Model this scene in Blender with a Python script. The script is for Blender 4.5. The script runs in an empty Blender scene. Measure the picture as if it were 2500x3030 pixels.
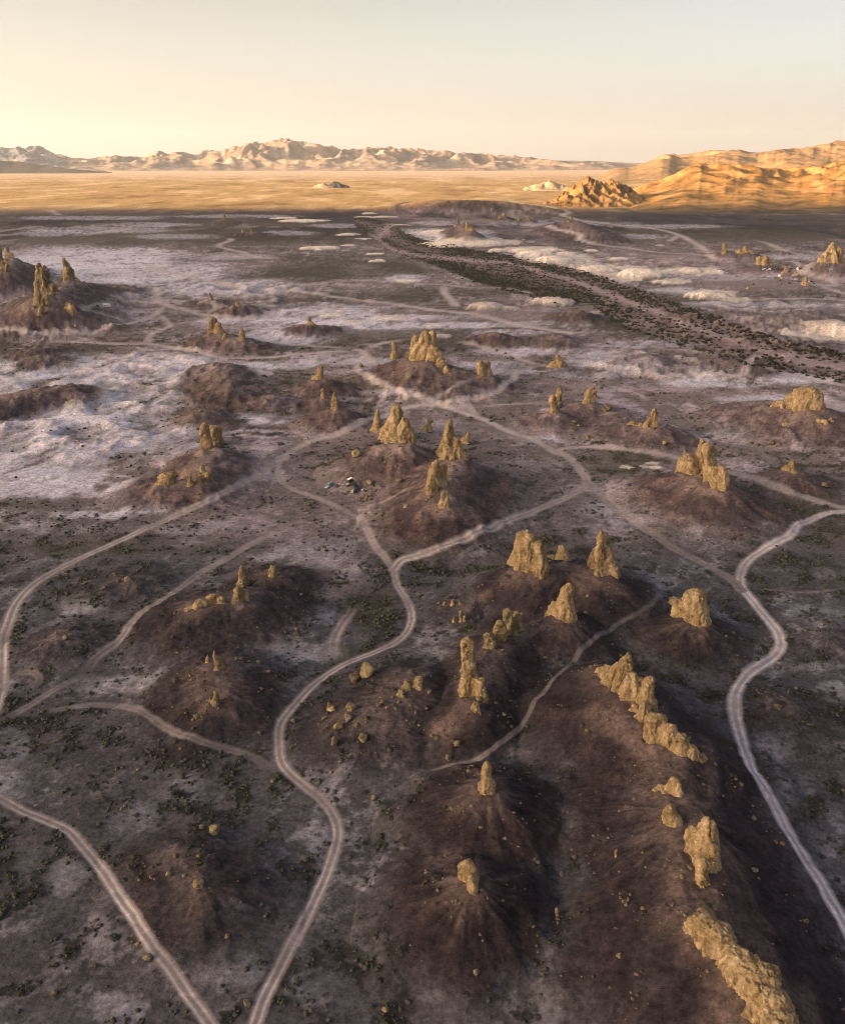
import bpy, bmesh, math, random
import numpy as np
from mathutils import Vector, Matrix, noise as mnoise

random.seed(7)
RNG = np.random.default_rng(11)
SC = bpy.context.scene
COL = SC.collection

# ------------------------------------------------------------------ camera
PW, PH, F = 2500.0, 3030.0, 2521.0          # photograph frame in its own pixels, focal length in those pixels
HORIZON, CAMH = 478.0, 140.0
PITCH = math.atan((PH / 2 - HORIZON) / F)
cam_d = bpy.data.cameras.new('camera')
cam_d.sensor_fit = 'VERTICAL'
cam_d.sensor_height = 24.0
cam_d.lens = 24.0 * F / PH
cam_d.clip_start = 1.0
cam_d.clip_end = 120000.0
cam = bpy.data.objects.new('camera', cam_d)
COL.objects.link(cam)
cam.location = (0, 0, CAMH)
cam.rotation_euler = (math.radians(90) - PITCH, 0, 0)
SC.camera = cam

# ------------------------------------------------------------------ light
SUN_EL = math.radians(6.0)
SUN_H = (0.88, 0.475)                         # horizontal travel direction of the light
world = bpy.data.worlds.new('World')
SC.world = world
world.use_nodes = True
nt = world.node_tree
nt.nodes.clear()
w_out = nt.nodes.new('ShaderNodeOutputWorld')
w_bg = nt.nodes.new('ShaderNodeBackground')
w_sky = nt.nodes.new('ShaderNodeTexSky')
w_sky.sky_type = 'NISHITA'
w_sky.sun_disc = False
w_sky.sun_elevation = SUN_EL
w_sky.sun_rotation = math.atan2(-SUN_H[0], -SUN_H[1])
w_sky.altitude = 500
w_sky.air_density = 0.3
w_sky.dust_density = 10.0
w_sky.ozone_density = 1.0
w_bg.inputs['Strength'].default_value = 0.15
# evening haze: the clear-sky model plus a cream veil that thins with height, the same all round
w_tc = nt.nodes.new('ShaderNodeTexCoord')
w_sep = nt.nodes.new('ShaderNodeSeparateXYZ')
w_ramp = nt.nodes.new('ShaderNodeValToRGB')
w_add = nt.nodes.new('ShaderNodeMix'); w_add.data_type = 'RGBA'; w_add.blend_type = 'ADD'; w_add.inputs['Factor'].default_value = 1.0
w_tint = nt.nodes.new('ShaderNodeMix'); w_tint.data_type = 'RGBA'; w_tint.blend_type = 'MULTIPLY'; w_tint.inputs['Factor'].default_value = 1.0
w_tint.inputs['B'].default_value = (1.0, 0.88, 0.64, 1)
els = w_ramp.color_ramp.elements
VEIL = [(0.0, (0.82, 0.78, 0.68)), (0.035, (0.81, 0.78, 0.68)), (0.16, (0.36, 0.25, 0.08)), (0.34, (0.05, 0.05, 0.03)), (1.0, (0.03, 0.03, 0.03))]
while len(els) < len(VEIL): els.new(0.5)
for el_, (p_, c_) in zip(els, VEIL):
    el_.position = p_; el_.color = (*[v / 4.0 for v in c_], 1)
w_gain = nt.nodes.new('ShaderNodeVectorMath'); w_gain.operation = 'SCALE'; w_gain.inputs['Scale'].default_value = 4.0
nt.links.new(w_tc.outputs['Generated'], w_sep.inputs[0])
nt.links.new(w_sep.outputs['Z'], w_ramp.inputs[0])
nt.links.new(w_ramp.outputs[0], w_gain.inputs[0])
nt.links.new(w_sky.outputs[0], w_tint.inputs['A'])
nt.links.new(w_tint.outputs['Result'], w_add.inputs['A'])
nt.links.new(w_gain.outputs[0], w_add.inputs['B'])
nt.links.new(w_add.outputs['Result'], w_bg.inputs['Color'])
nt.links.new(w_bg.outputs[0], w_out.inputs['Surface'])

sun_d = bpy.data.lights.new('sun', 'SUN')
sun_d.energy = 5.0
sun_d.angle = math.radians(0.55)
sun_d.color = (1.0, 0.62, 0.32)
sun = bpy.data.objects.new('sun', sun_d)
COL.objects.link(sun)
_ld = Vector((SUN_H[0] * math.cos(SUN_EL), SUN_H[1] * math.cos(SUN_EL), -math.sin(SUN_EL)))
sun.rotation_euler = _ld.to_track_quat('-Z', 'Y').to_euler()

SC.view_settings.view_transform = 'Standard'
SC.view_settings.look = 'None'
SC.view_settings.exposure = 2.4
SC.view_settings.gamma = 1.0
SC.view_settings.use_curve_mapping = False
SC.render.engine = 'CYCLES'
SC.cycles.max_bounces = 5
SC.cycles.diffuse_bounces = 3
SC.cycles.glossy_bounces = 2
SC.cycles.volume_bounces = 1
SC.cycles.use_denoising = True
SC.cycles.denoising_prefilter = 'NONE'
SC.cycles.filter_width = 1.0

# ------------------------------------------------------------------ pixel -> direction helpers
CP, SP = math.cos(PITCH), math.sin(PITCH)

def pdir(px, py):
    dx, dy = (px - PW / 2) / F, -(py - PH / 2) / F
    return np.array([dx, CP + dy * SP, -SP + dy * CP])

def on_plane(px, py, z=0.0):
    d = pdir(px, py)
    s = (z - CAMH) / d[2]
    return np.array([d[0] * s, d[1] * s, z])

def project(x, y, z):
    zz = z - CAMH
    dep = y * CP - zz * SP
    up = y * SP + zz * CP
    return PW / 2 + F * x / dep, PH / 2 - F * up / dep

def pslope(px, py):
    d = pdir(px, py)
    return d[0] / d[1], d[2] / d[1]            # x/y and (z - camera height)/y

# ------------------------------------------------------------------ noise
def _hash(ix, iy, iz, seed):
    h = (ix.astype(np.uint32) * np.uint32(374761393) + iy.astype(np.uint32) * np.uint32(668265263)
         + iz.astype(np.uint32) * np.uint32(2147483647) + np.uint32(seed * 7919 + 13))
    h = (h ^ (h >> np.uint32(13))) * np.uint32(1274126177)
    h = (h ^ (h >> np.uint32(16))) * np.uint32(2246822519)
    return h ^ (h >> np.uint32(15))

_GA = np.arange(256) * (2 * math.pi / 256)
_GC, _GS = np.cos(_GA).astype(np.float32), np.sin(_GA).astype(np.float32)

def pn2(x, y, seed=0):
    xi, yi = np.floor(x), np.floor(y)
    fx, fy = (x - xi).astype(np.float32), (y - yi).astype(np.float32)
    xi, yi = xi.astype(np.int32).astype(np.uint32), yi.astype(np.int32).astype(np.uint32)
    u, v = fx * fx * fx * (fx * (fx * 6 - 15) + 10), fy * fy * fy * (fy * (fy * 6 - 15) + 10)
    ax, bx = xi * np.uint32(374761393), (xi + np.uint32(1)) * np.uint32(374761393)
    ay, by = yi * np.uint32(668265263) + np.uint32(seed * 7919 + 13), (yi + np.uint32(1)) * np.uint32(668265263) + np.uint32(seed * 7919 + 13)
    def g(hx, hy, a, b):
        h = hx + hy
        h = (h ^ (h >> np.uint32(13))) * np.uint32(1274126177)
        h = ((h ^ (h >> np.uint32(16))) * np.uint32(2246822519)) >> np.uint32(24)
        return _GC[h] * (fx - a) + _GS[h] * (fy - b)
    n0 = g(ax, ay, 0, 0); n0 += (g(bx, ay, 1, 0) - n0) * u
    n1 = g(ax, by, 0, 1); n1 += (g(bx, by, 1, 1) - n1) * u
    return 1.5 * (n0 + (n1 - n0) * v)

def fbm2(x, y, seed=0, octv=4, gain=0.5):
    s, a, t = 0.0, 1.0, 0.0
    for o in range(octv):
        s = s + a * pn2(x * 2 ** o + 17.3 * o, y * 2 ** o - 9.1 * o, seed + o)
        t += a
        a *= gain
    return s / t

def ridged2(x, y, seed=0, octv=5, gain=0.5):
    s, a, t, w = 0.0, 1.0, 0.0, 1.0
    for o in range(octv):
        n = 1 - np.abs(pn2(x * 2 ** o + 31.7 * o, y * 2 ** o + 5.3 * o, seed + o))
        n = n * n * w
        s = s + a * n
        w = np.clip(n * 1.6, 0, 1)
        t += a
        a *= gain
    return s / t

def pn3(p, seed=0):
    i = np.floor(p)
    f = p - i
    i = i.astype(np.int64)
    u = f * f * (3 - 2 * f)
    r = 0.0
    for a in (0, 1):
        for b in (0, 1):
            for c in (0, 1):
                h = _hash(i[:, 0] + a, i[:, 1] + b, i[:, 2] + c, seed).astype(np.float64) / 2147483648.0 - 1
                w = (u[:, 0] if a else 1 - u[:, 0]) * (u[:, 1] if b else 1 - u[:, 1]) * (u[:, 2] if c else 1 - u[:, 2])
                r = r + w * h
    return r

def fbm3(p, seed=0, octv=4, gain=0.55):
    s, a, t = 0.0, 1.0, 0.0
    for o in range(octv):
        s = s + a * pn3(p * 2 ** o + o * 13.7, seed + o)
        t += a
        a *= gain
    return s / t

def sstep(a, b, x):
    t = np.clip((x - a) / (b - a), 0, 1)
    return t * t * (3 - 2 * t)

def mixc(c, col, m):
    return c + (np.array(col)[None, :] - c) * m[:, None]

# ------------------------------------------------------------------ materials
def new_mat(name):
    m = bpy.data.materials.new(name)
    m.use_nodes = True
    n = m.node_tree
    b = n.nodes['Principled BSDF']
    b.inputs['Roughness'].default_value = 0.95
    b.inputs['Specular IOR Level'].default_value = 0.1
    return m, n, b

def mat_earth(name, grain=1.0, bump=0.9, amp=1.0):
    """vertex colour times fine procedural grain, two scales, with bump"""
    m, n, b = new_mat(name)
    at = n.nodes.new('ShaderNodeAttribute'); at.attribute_name = 'tint'
    tc = n.nodes.new('ShaderNodeTexCoord')
    n1 = n.nodes.new('ShaderNodeTexNoise'); n1.inputs['Scale'].default_value = 0.8 * grain; n1.inputs['Detail'].default_value = 8; n1.inputs['Roughness'].default_value = 0.8
    n2 = n.nodes.new('ShaderNodeTexNoise'); n2.inputs['Scale'].default_value = 0.16 * grain; n2.inputs['Detail'].default_value = 7; n2.inputs['Roughness'].default_value = 0.8
    n.links.new(tc.outputs['Object'], n1.inputs['Vector']); n.links.new(tc.outputs['Object'], n2.inputs['Vector'])
    r1 = n.nodes.new('ShaderNodeMapRange'); r1.inputs[1].default_value = 0.3; r1.inputs[2].default_value = 0.7; r1.inputs[3].default_value = 1 - 0.7 * amp; r1.inputs[4].default_value = 1 + 0.8 * amp
    r2 = n.nodes.new('ShaderNodeMapRange'); r2.inputs[1].default_value = 0.3; r2.inputs[2].default_value = 0.7; r2.inputs[3].default_value = 1 - 0.4 * amp; r2.inputs[4].default_value = 1 + 0.42 * amp
    n.links.new(n1.outputs['Fac'], r1.inputs[0]); n.links.new(n2.outputs['Fac'], r2.inputs[0])
    mu = n.nodes.new('ShaderNodeMath'); mu.operation = 'MULTIPLY'
    n.links.new(r1.outputs[0], mu.inputs[0]); n.links.new(r2.outputs[0], mu.inputs[1])
    mx = n.nodes.new('ShaderNodeVectorMath'); mx.operation = 'SCALE'
    n.links.new(at.outputs['Color'], mx.inputs[0]); n.links.new(mu.outputs[0], mx.inputs['Scale'])
    n.links.new(mx.outputs[0], b.inputs['Base Color'])
    bp = n.nodes.new('ShaderNodeBump'); bp.inputs['Strength'].default_value = bump; bp.inputs['Distance'].default_value = 0.5
    n.links.new(n1.outputs['Fac'], bp.inputs['Height']); n.links.new(bp.outputs[0], b.inputs['Normal'])
    return m

def mat_rock(name, c1, c2, c3, scale=0.35, bump=0.6):
    m, n, b = new_mat(name)
    tc = n.nodes.new('ShaderNodeTexCoord')
    mp = n.nodes.new('ShaderNodeMapping'); mp.inputs['Scale'].default_value = (1, 1, 0.45)
    n.links.new(tc.outputs['Object'], mp.inputs[0])
    n1 = n.nodes.new('ShaderNodeTexNoise'); n1.inputs['Scale'].default_value = scale; n1.inputs['Detail'].default_value = 7; n1.inputs['Roughness'].default_value = 0.68
    n2 = n.nodes.new('ShaderNodeTexNoise'); n2.inputs['Scale'].default_value = scale * 4; n2.inputs['Detail'].default_value = 4; n2.inputs['Roughness'].default_value = 0.6
    n.links.new(mp.outputs[0], n1.inputs['Vector']); n.links.new(tc.outputs['Object'], n2.inputs['Vector'])
    cr = n.nodes.new('ShaderNodeValToRGB')
    e = cr.color_ramp.elements
    e[0].position = 0.32; e[0].color = (*c1, 1); e[1].position = 0.72; e[1].color = (*c3, 1)
    k = e.new(0.5); k.color = (*c2, 1)
    n.links.new(n1.outputs['Fac'], cr.inputs[0])
    r2 = n.nodes.new('ShaderNodeMapRange'); r2.inputs[1].default_value = 0.3; r2.inputs[2].default_value = 0.7; r2.inputs[3].default_value = 0.65; r2.inputs[4].default_value = 1.3
    n.links.new(n2.outputs['Fac'], r2.inputs[0])
    mx = n.nodes.new('ShaderNodeVectorMath'); mx.operation = 'SCALE'
    oi = n.nodes.new('ShaderNodeObjectInfo')
    r3 = n.nodes.new('ShaderNodeMapRange'); r3.inputs[3].default_value = 0.82; r3.inputs[4].default_value = 1.14
    n.links.new(oi.outputs['Random'], r3.inputs[0])
    m3 = n.nodes.new('ShaderNodeMath'); m3.operation = 'MULTIPLY'
    n.links.new(r2.outputs[0], m3.inputs[0]); n.links.new(r3.outputs[0], m3.inputs[1])
    n.links.new(cr.outputs[0], mx.inputs[0]); n.links.new(m3.outputs[0], mx.inputs['Scale'])
    n.links.new(mx.outputs[0], b.inputs['Base Color'])
    bp = n.nodes.new('ShaderNodeBump'); bp.inputs['Strength'].default_value = bump; bp.inputs['Distance'].default_value = 0.9
    n.links.new(n2.outputs['Fac'], bp.inputs['Height']); n.links.new(bp.outputs[0], b.inputs['Normal'])
    return m

def mat_plain(name, c, rough=0.6, spec=0.3, metal=0.0, var=0.12):
    m, n, b = new_mat(name)
    tc = n.nodes.new('ShaderNodeTexCoord')
    n1 = n.nodes.new('ShaderNodeTexNoise'); n1.inputs['Scale'].default_value = 3.0; n1.inputs['Detail'].default_value = 4
    n.links.new(tc.outputs['Object'], n1.inputs['Vector'])
    r = n.nodes.new('ShaderNodeMapRange'); r.inputs[3].default_value = 1 - var; r.inputs[4].default_value = 1 + var
    n.links.new(n1.outputs['Fac'], r.inputs[0])
    rgb = n.nodes.new('ShaderNodeRGB'); rgb.outputs[0].default_value = (*c, 1)
    mx = n.nodes.new('ShaderNodeVectorMath'); mx.operation = 'SCALE'
    n.links.new(rgb.outputs[0], mx.inputs[0]); n.links.new(r.outputs[0], mx.inputs['Scale'])
    n.links.new(mx.outputs[0], b.inputs['Base Color'])
    b.inputs['Roughness'].default_value = rough
    b.inputs['Specular IOR Level'].default_value = spec
    b.inputs['Metallic'].default_value = metal
    return m

M = {}
M['earth'] = mat_earth('desert_earth')
M['road'] = mat_earth('road_earth', amp=0.35, bump=0.5)
M['far'] = mat_earth('mountain_earth', grain=0.02, bump=0.0)
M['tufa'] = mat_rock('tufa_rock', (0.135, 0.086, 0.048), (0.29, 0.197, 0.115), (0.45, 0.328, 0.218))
M['tufa_dim'] = mat_rock('darker_tufa_rock', (0.11, 0.08, 0.05), (0.22, 0.16, 0.095), (0.38, 0.29, 0.19))  # darker copy of the tufa colours
M['boulder'] = mat_rock('boulder_rock', (0.09, 0.065, 0.045), (0.17, 0.125, 0.085), (0.30, 0.23, 0.16), scale=0.8)
M['shrub'] = mat_plain('shrub_leaf', (0.036, 0.033, 0.022), 0.9, 0.1, var=0.5)
M['scrub'] = mat_plain('scrub_leaf', (0.058, 0.054, 0.040), 0.9, 0.1, var=0.5)

# ------------------------------------------------------------------ mesh helpers
def mesh_np(name, verts, faces, mats, smooth=True, tint=None, uv=None):
    """verts (n,3), faces (m,3|4) numpy"""
    me = bpy.data.meshes.new(name)
    verts = np.ascontiguousarray(verts, dtype=np.float32)
    k = faces.shape[1]
    me.vertices.add(len(verts)); me.vertices.foreach_set('co', verts.ravel())
    me.loops.add(faces.size); me.loops.foreach_set('vertex_index', np.ascontiguousarray(faces, dtype=np.int32).ravel())
    me.polygons.add(len(faces))
    me.polygons.foreach_set('loop_start', np.arange(0, faces.size, k, dtype=np.int32))
    if smooth:
        me.polygons.foreach_set('use_smooth', np.ones(len(faces), dtype=bool))
    me.update(calc_edges=True)
    if tint is not None:
        a = me.attributes.new('tint', 'FLOAT_COLOR', 'POINT')
        c = np.ones((len(verts), 4), dtype=np.float32); c[:, :3] = tint
        a.data.foreach_set('color', c.ravel())
    for m in (mats if isinstance(mats, (list, tuple)) else [mats]):
        me.materials.append(m)
    return me

def link(name, me, parent=None, label=None, cat=None, group=None, kind=None, loc=None):
    o = bpy.data.objects.new(name, me)
    COL.objects.link(o)
    if parent is not None: o.parent = parent
    if label: o['label'] = label
    if cat: o['category'] = cat
    if group: o['group'] = group
    if kind: o['kind'] = kind
    if loc is not None: o.location = loc
    return o
# ------------------------------------------------------------------ ground relief
# talus mounds and ridges: ([(px, py, height m), ...], reach in metres, brown tint)
MOUNDS = [
    ([(1790, 2020, 15), (1880, 2110, 15), (1990, 2225, 14), (1990, 2350, 13), (2075, 2570, 14), (2085, 2760, 15), (2200, 2920, 15), (2300, 3080, 14)], 30, 1.0),
    ([(1570, 1695, 12), (1680, 1690, 9), (1780, 1712, 12)], 27, 0.95),
    ([(1670, 1838, 10)], 22, 0.95),
    ([(2050, 1845, 8)], 22, 0.9),
    ([(1395, 2095, 9), (1480, 1900, 8), (1530, 1870, 7)], 20, 0.95),
    ([(1440, 2355, 10)], 24, 1.0),
    ([(1395, 2645, 9)], 22, 1.0), ([(1300, 2560, 4)], 14, 0.8),
    ([(1215, 2030, 7), (1130, 2110, 6)], 26, 0.75),
    ([(1150, 1325, 13), (1190, 1322, 14)], 34, 0.9),
    ([(1340, 1370, 14), (1300, 1455, 13), (1312, 1508, 10)], 33, 1.0),
    ([(1225, 1065, 15), (1265, 1075, 17), (1318, 1100, 12)], 46, 0.9),
    ([(1428, 1115, 8)], 28, 0.85),
    ([(994, 1215, 8)], 25, 0.9), ([(947, 1124, 9)], 28, 0.85), ([(955, 1180, 6)], 20, 0.8),
    ([(1640, 1224, 7)], 24, 0.8), ([(1742, 1195, 7), (1790, 1220, 4)], 26, 0.7),
    ([(1935, 1266, 8), (1880, 1262, 6)], 30, 0.8),
    ([(2050, 1408, 12), (2125, 1452, 12)], 34, 0.95),
    ([(2343, 1400, 7)], 22, 0.8), ([(2300, 1206, 10), (2400, 1214, 12)], 46, 0.75), ([(2325, 1256, 6)], 20, 0.6), ([(2440, 1246, 6)], 22, 0.6),
    ([(620, 1330, 11), (580, 1428, 7), (497, 1434, 5)], 28, 0.95),
    ([(708, 1780, 8), (610, 1795, 8)], 30, 0.85), ([(808, 1707, 6)], 22, 0.9),
    ([(645, 1985, 8), (640, 2070, 5)], 26, 0.85),
    ([(125, 890, 24), (200, 832, 22), (290, 845, 8)], 62, 1.0), ([(210, 930, 13)], 32, 0.9),
    ([(0, 805, 24), (25, 765, 22), (-60, 800, 24)], 60, 1.0),
    ([(638, 984, 10), (720, 1010, 7)], 32, 0.8),
    ([(916, 957, 9), (940, 965, 6)], 32, 1.0), ([(623, 886, 6)], 32, 0.85), ([(703, 906, 8)], 34, 0.9),
    ([(1355, 664, 22), (1385, 682, 22)], 48, 1.0), ([(1690, 652, 20), (1750, 690, 14)], 95, 0.85), ([(1490, 638, 12)], 45, 0.8), ([(1550, 645, 12)], 45, 0.7),
    ([(2142, 748, 9), (2205, 746, 10)], 42, 0.7), ([(2245, 782, 10), (2270, 780, 10)], 38, 0.6),
    ([(2445, 770, 20), (2490, 775, 18)], 55, 0.75), ([(2310, 742, 6)], 25, 0.5),
    ([(2322, 804, 5)], 16, 0.3), ([(2382, 840, 5)], 16, 0.2), ([(2350, 814, 4)], 15, 0.3),
    ([(665, 649, 12)], 60, 0.7), ([(719, 686, 8), (746, 686, 8)], 60, 0.6), ([(720, 640, 8)], 70, 0.6),
    # bare brown hills
    ([(-40, 1195, 8), (44, 1168, 8), (122, 1150, 9), (190, 1148, 7)], 30, 1.0), ([(210, 1170, 5)], 24, 0.7),
    ([(640, 1078, 9), (676, 1155, 8), (720, 1150, 5)], 32, 0.8), ([(602, 1216, 7)], 24, 0.85), ([(790, 1180, 6)], 30, 0.6),
    ([(1705, 922, 8)], 34, 0.9), ([(1466, 988, 7)], 30, 0.9), ([(1642, 996, 6)], 34, 0.8), ([(1924, 1060, 7)], 36, 0.5), ([(2180, 1075, 6)], 40, 0.5),
    ([(2200, 930, 7), (2330, 940, 8), (2420, 930, 7)], 55, 0.35), ([(2050, 930, 6)], 40, 0.3), ([(2300, 1000, 6)], 45, 0.35),
    ([(370, 850, 5)], 34, 0.8), ([(100, 1030, 7)], 34, 0.8), ([(130, 1055, 6)], 26, 0.7), ([(330, 960, 5)], 24, 0.6),
    ([(380, 1715, 4)], 20, 0.5), ([(196, 1890, 4)], 18, 0.7), ([(590, 2640, 5)], 20, 0.7), ([(530, 2545, 4)], 16, 0.6),
    ([(1390, 1790, 4)], 18, 0.5), ([(1010, 2150, 4)], 18, 0.6), ([(1310, 2185, 4)], 14, 0.7),
    ([(2310, 2090, 4)], 20, 0.5), ([(2420, 1880, 3)], 22, 0.3),
    ([(1300, 594, 26), (1380, 593, 34), (1460, 595, 30)], 230, 0.0),
]
# pale clay domes: px, py, half width px, height factor
DOMES = [
    (1471, 738, 30, 1), (1545, 738, 34, 1), (1626, 738, 28, 1), (1587, 750, 54, .8), (1640, 768, 60, .9), (1680, 748, 36, .8), (1342, 722, 95, .5), (1296, 685, 44, .6),
    (1430, 718, 55, .5), (1186, 662, 26, .8), (1093, 629, 24, .8), (1077, 640, 26, .7), (1135, 641, 38, .6), (1029, 690, 34, .8), (1075, 702, 24, .6), (946, 731, 58, .7),
    (1034, 722, 24, .7), (1117, 768, 26, 1.3), (1107, 745, 26, .7), (1440, 904, 56, 1), (1640, 890, 66, .9), (1898, 812, 72, 1), (1770, 797, 62, .8), (2045, 800, 42, .7),
    (2100, 873, 64, .9), (2465, 975, 85, 1.3), (893, 652, 70, .7), (840, 642, 40, .5), (2005, 795, 30, .6), (1960, 830, 30, .6), (1750, 738, 24, .6), (1500, 905, 40, .5), (1205, 825, 36, .3),
    (1950, 720, 16, .6), (1830, 765, 34, .5), (2180, 880, 40, .5), (2110, 800, 40, .4), (255, 1085, 34, .6), (215, 1195, 30, .6), (330, 1140, 40, .6),
    (770, 1095, 40, .5), (150, 1035, 20, .5), (1305, 985, 36, .5), (1290, 955, 24, .5), (1150, 935, 50, .4), (985, 925, 45, .4), (1050, 945, 40, .4),
]
GR_D = 3.6
ys = [80.0]
while ys[-1] < 60000:
    y = ys[-1]
    ys.append(y + max(0.25, min(y * y * GR_D / (F * CAMH) + 0.02, 0.0095 * y if y < 6000 else 0.016 * y)))
ys = np.array(ys)
NX = 640
tt = np.linspace(-1, 1, NX)
def halfw(y): return 0.50 * y + 42.0
NY = len(ys)
GX = (tt[None, :] * halfw(ys)[:, None]).ravel()
GY = np.repeat(ys, NX)

def near_poly(x, y, pts, reach):
    """distance to a polyline, parameter along it in metres, signed side offset and index/param of nearest segment (inf beyond reach)"""
    pts = np.asarray(pts, dtype=float)
    d = np.full(x.shape, np.inf); al = np.zeros(x.shape); sd = np.zeros(x.shape); hh = np.zeros(x.shape)
    acc = 0.0
    if len(pts) == 1:
        pts = np.vstack([pts, pts + np.array([0.01, 0] + [0] * (pts.shape[1] - 2))])
    bb = (x > pts[:, 0].min() - reach) & (x < pts[:, 0].max() + reach) & (y > pts[:, 1].min() - reach) & (y < pts[:, 1].max() + reach)
    idx = np.nonzero(bb)[0]
    xs, yy = x[idx], y[idx]
    bd = np.full(xs.shape, np.inf); ba = np.zeros(xs.shape); bs = np.zeros(xs.shape); bh = np.zeros(xs.shape)
    for i in range(len(pts) - 1):
        a, b = pts[i], pts[i + 1]
        v = b[:2] - a[:2]; L = math.hypot(*v) + 1e-9
        m = (xs > min(a[0], b[0]) - reach) & (xs < max(a[0], b[0]) + reach) & (yy > min(a[1], b[1]) - reach) & (yy < max(a[1], b[1]) + reach)
        j = np.nonzero(m)[0]
        px, py = xs[j] - a[0], yy[j] - a[1]
        t = np.clip((px * v[0] + py * v[1]) / (L * L), 0, 1)
        ex, ey = px - t * v[0], py - t * v[1]
        dd = np.hypot(ex, ey)
        k = dd < bd[j]
        jj = j[k]
        bd[jj] = dd[k]; ba[jj] = acc + t[k] * L; bs[jj] = (v[0] * py[k] - v[1] * px[k]) / L
        if pts.shape[1] > 2: bh[jj] = a[2] + (b[2] - a[2]) * t[k]
        acc += L
    d[idx] = bd; al[idx] = ba; sd[idx] = bs; hh[idx] = bh
    return d, al, sd, hh

def smooth_line(pts, n=5):
    p = np.asarray(pts, dtype=float)
    if len(p) < 3: return p
    out = []
    q = np.vstack([2 * p[0] - p[1], p, 2 * p[-1] - p[-2]])
    for i in range(1, len(q) - 2):
        for k in range(n):
            t = k / n
            out.append(0.5 * ((2 * q[i]) + (-q[i - 1] + q[i + 1]) * t + (2 * q[i - 1] - 5 * q[i] + 4 * q[i + 1] - q[i + 2]) * t * t + (-q[i - 1] + 3 * q[i] - 3 * q[i + 1] + q[i + 2]) * t ** 3))
    out.append(p[-1])
    return np.array(out)

# base undulation
nearw = 1 - sstep(2500, 5000, GY)
base = 1.3 * fbm2(GX / 90, GY / 90, 3, 4) + 0.5 * fbm2(GX / 22, GY / 22, 5, 3)
farw = sstep(700, 1500, GY)
base = base * nearw + farw * nearw * 3.0 * fbm2(GX / 260, GY / 260, 8, 4)
base += sstep(3300, 4200, GY) * (1 - sstep(9000, 14000, GY)) * 9.0 * np.clip(ridged2(GX / 420, GY / 420, 71, 4) - 0.62, 0, 1)
base += sstep(5000, 14000, GY) * np.clip(GX / np.maximum(GY, 1) - 0.05, 0, 1) * 90          # fan rising on the far side of the valley
base = np.maximum(base, -2.0)
MZ = np.zeros_like(GX); BROWN = np.zeros_like(GX); APEX = np.zeros_like(GX); GUL = np.zeros_like(GX)
wxm = 2.2 * fbm2(GX / 14, GY / 14, 21, 3); wym = 2.2 * fbm2(GX / 14, GY / 14, 25, 3)
for k, (pts, R, br) in enumerate(MOUNDS):
    wp = []
    for a, b, c in pts:
        w_ = on_plane(a, b, c)[:2]
        wp.append(np.append(w_ * (1 + 0.10 * R / math.hypot(*w_)), c))
    sc = R / 26.0
    d, al, sd, hh = near_poly(GX + wxm * sc, GY + wym * sc, wp, R * 1.05)
    ok = np.nonzero(np.isfinite(d))[0]
    q = np.sqrt(np.clip(d[ok] / R - 0.10, 0, 2) ** 2 + 0.003) - 0.055
    f = np.clip(1 - q, 0, 1) ** 1.32
    cx, cy = np.mean([p[0] for p in wp]), np.mean([p[1] for p in wp])
    th = np.arctan2(GY[ok] - cy, GX[ok] - cx)
    wr = wxm[ok] * 0.12
    gul = 0.8 * pn2(th * 4 + k * 3.1 + al[ok] / 12 + wr, q * 2.2 + k + wr, 40 + k) + 0.4 * pn2(th * 10 + al[ok] / 5 + 2 * wr, q * 3.4 + k, 90 + k) + 0.5 * wym[ok] * 0.25
    z = hh[ok] * f * (1 + 0.13 * gul * np.clip(q * 3, 0, 1) * (1 - q))
    better = z > MZ[ok]
    o2 = ok[better]
    GUL[o2] = gul[better]
    MZ[ok] = np.where(MZ[ok] > 0.01, np.maximum(MZ[ok], z) + 0.12 * np.minimum(MZ[ok], z), z)
    fb = sstep(0.0, 0.42, np.clip(1 - d[ok] / R, 0, 1) + 0.10 * gul)
    BROWN[ok] = np.maximum(BROWN[ok], br * fb)
    APEX[ok] = np.maximum(APEX[ok], np.clip(1 - d[ok] / (R * 0.55), 0, 1) * (br > 0))
WHITE = np.zeros_like(GX)
for k, (a, b, w, hf) in enumerate(DOMES):
    c = on_plane(a, b, 3.0)
    D = math.hypot(c[1], CAMH)
    rx = w * D / F
    ry = rx * 0.85
    o = np.nonzero((np.abs(GX - c[0]) < rx * 1.5) & (np.abs(GY - c[1]) < rx * 1.6))[0]
    e = 0.42 * fbm2(GX[o] / (rx * .8), GY[o] / (rx * .8), 130 + k, 4)
    q = np.hypot((GX[o] - c[0]) / rx, (GY[o] - c[1] - ry * .2) / ry) + e
    WHITE[o] = np.maximum(WHITE[o], 1 - sstep(0.92, 1.06, q))
    h = hf * min(rx * 0.30, 11) * (0.55 if a < 1200 else 1)
    MZ[o] = np.maximum(MZ[o], h * np.sqrt(np.clip(1 - q * q, 0, 1)))
U0, V0 = project(GX, GY, base)
badl = np.zeros_like(GX)
for cx, cy, rx, ry in [(250, 1230, 420, 190), (700, 880, 500, 60), (2000, 1080, 420, 60), (2250, 950, 320, 80), (1800, 790, 500, 40), (450, 1080, 260, 50)]:
    badl = np.maximum(badl, 1 - sstep(0.5, 1.15, np.hypot((U0 - cx) / rx, (V0 - cy) / ry)))
bx_, by_ = GX + 5 * fbm2(GX / 30, GY / 30, 151, 2), GY + 5 * fbm2(GX / 30 + 7, GY / 30, 155, 2)
RILL = ridged2(bx_ / 42, by_ / 42, 161, 4)
base = base + badl * (5.0 * (RILL - 0.55) + 0.8) * (MZ < 4)
base = np.maximum(base, -2.5)
RUG = sstep(0.3, 2.5, MZ) * (WHITE < .5)
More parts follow.
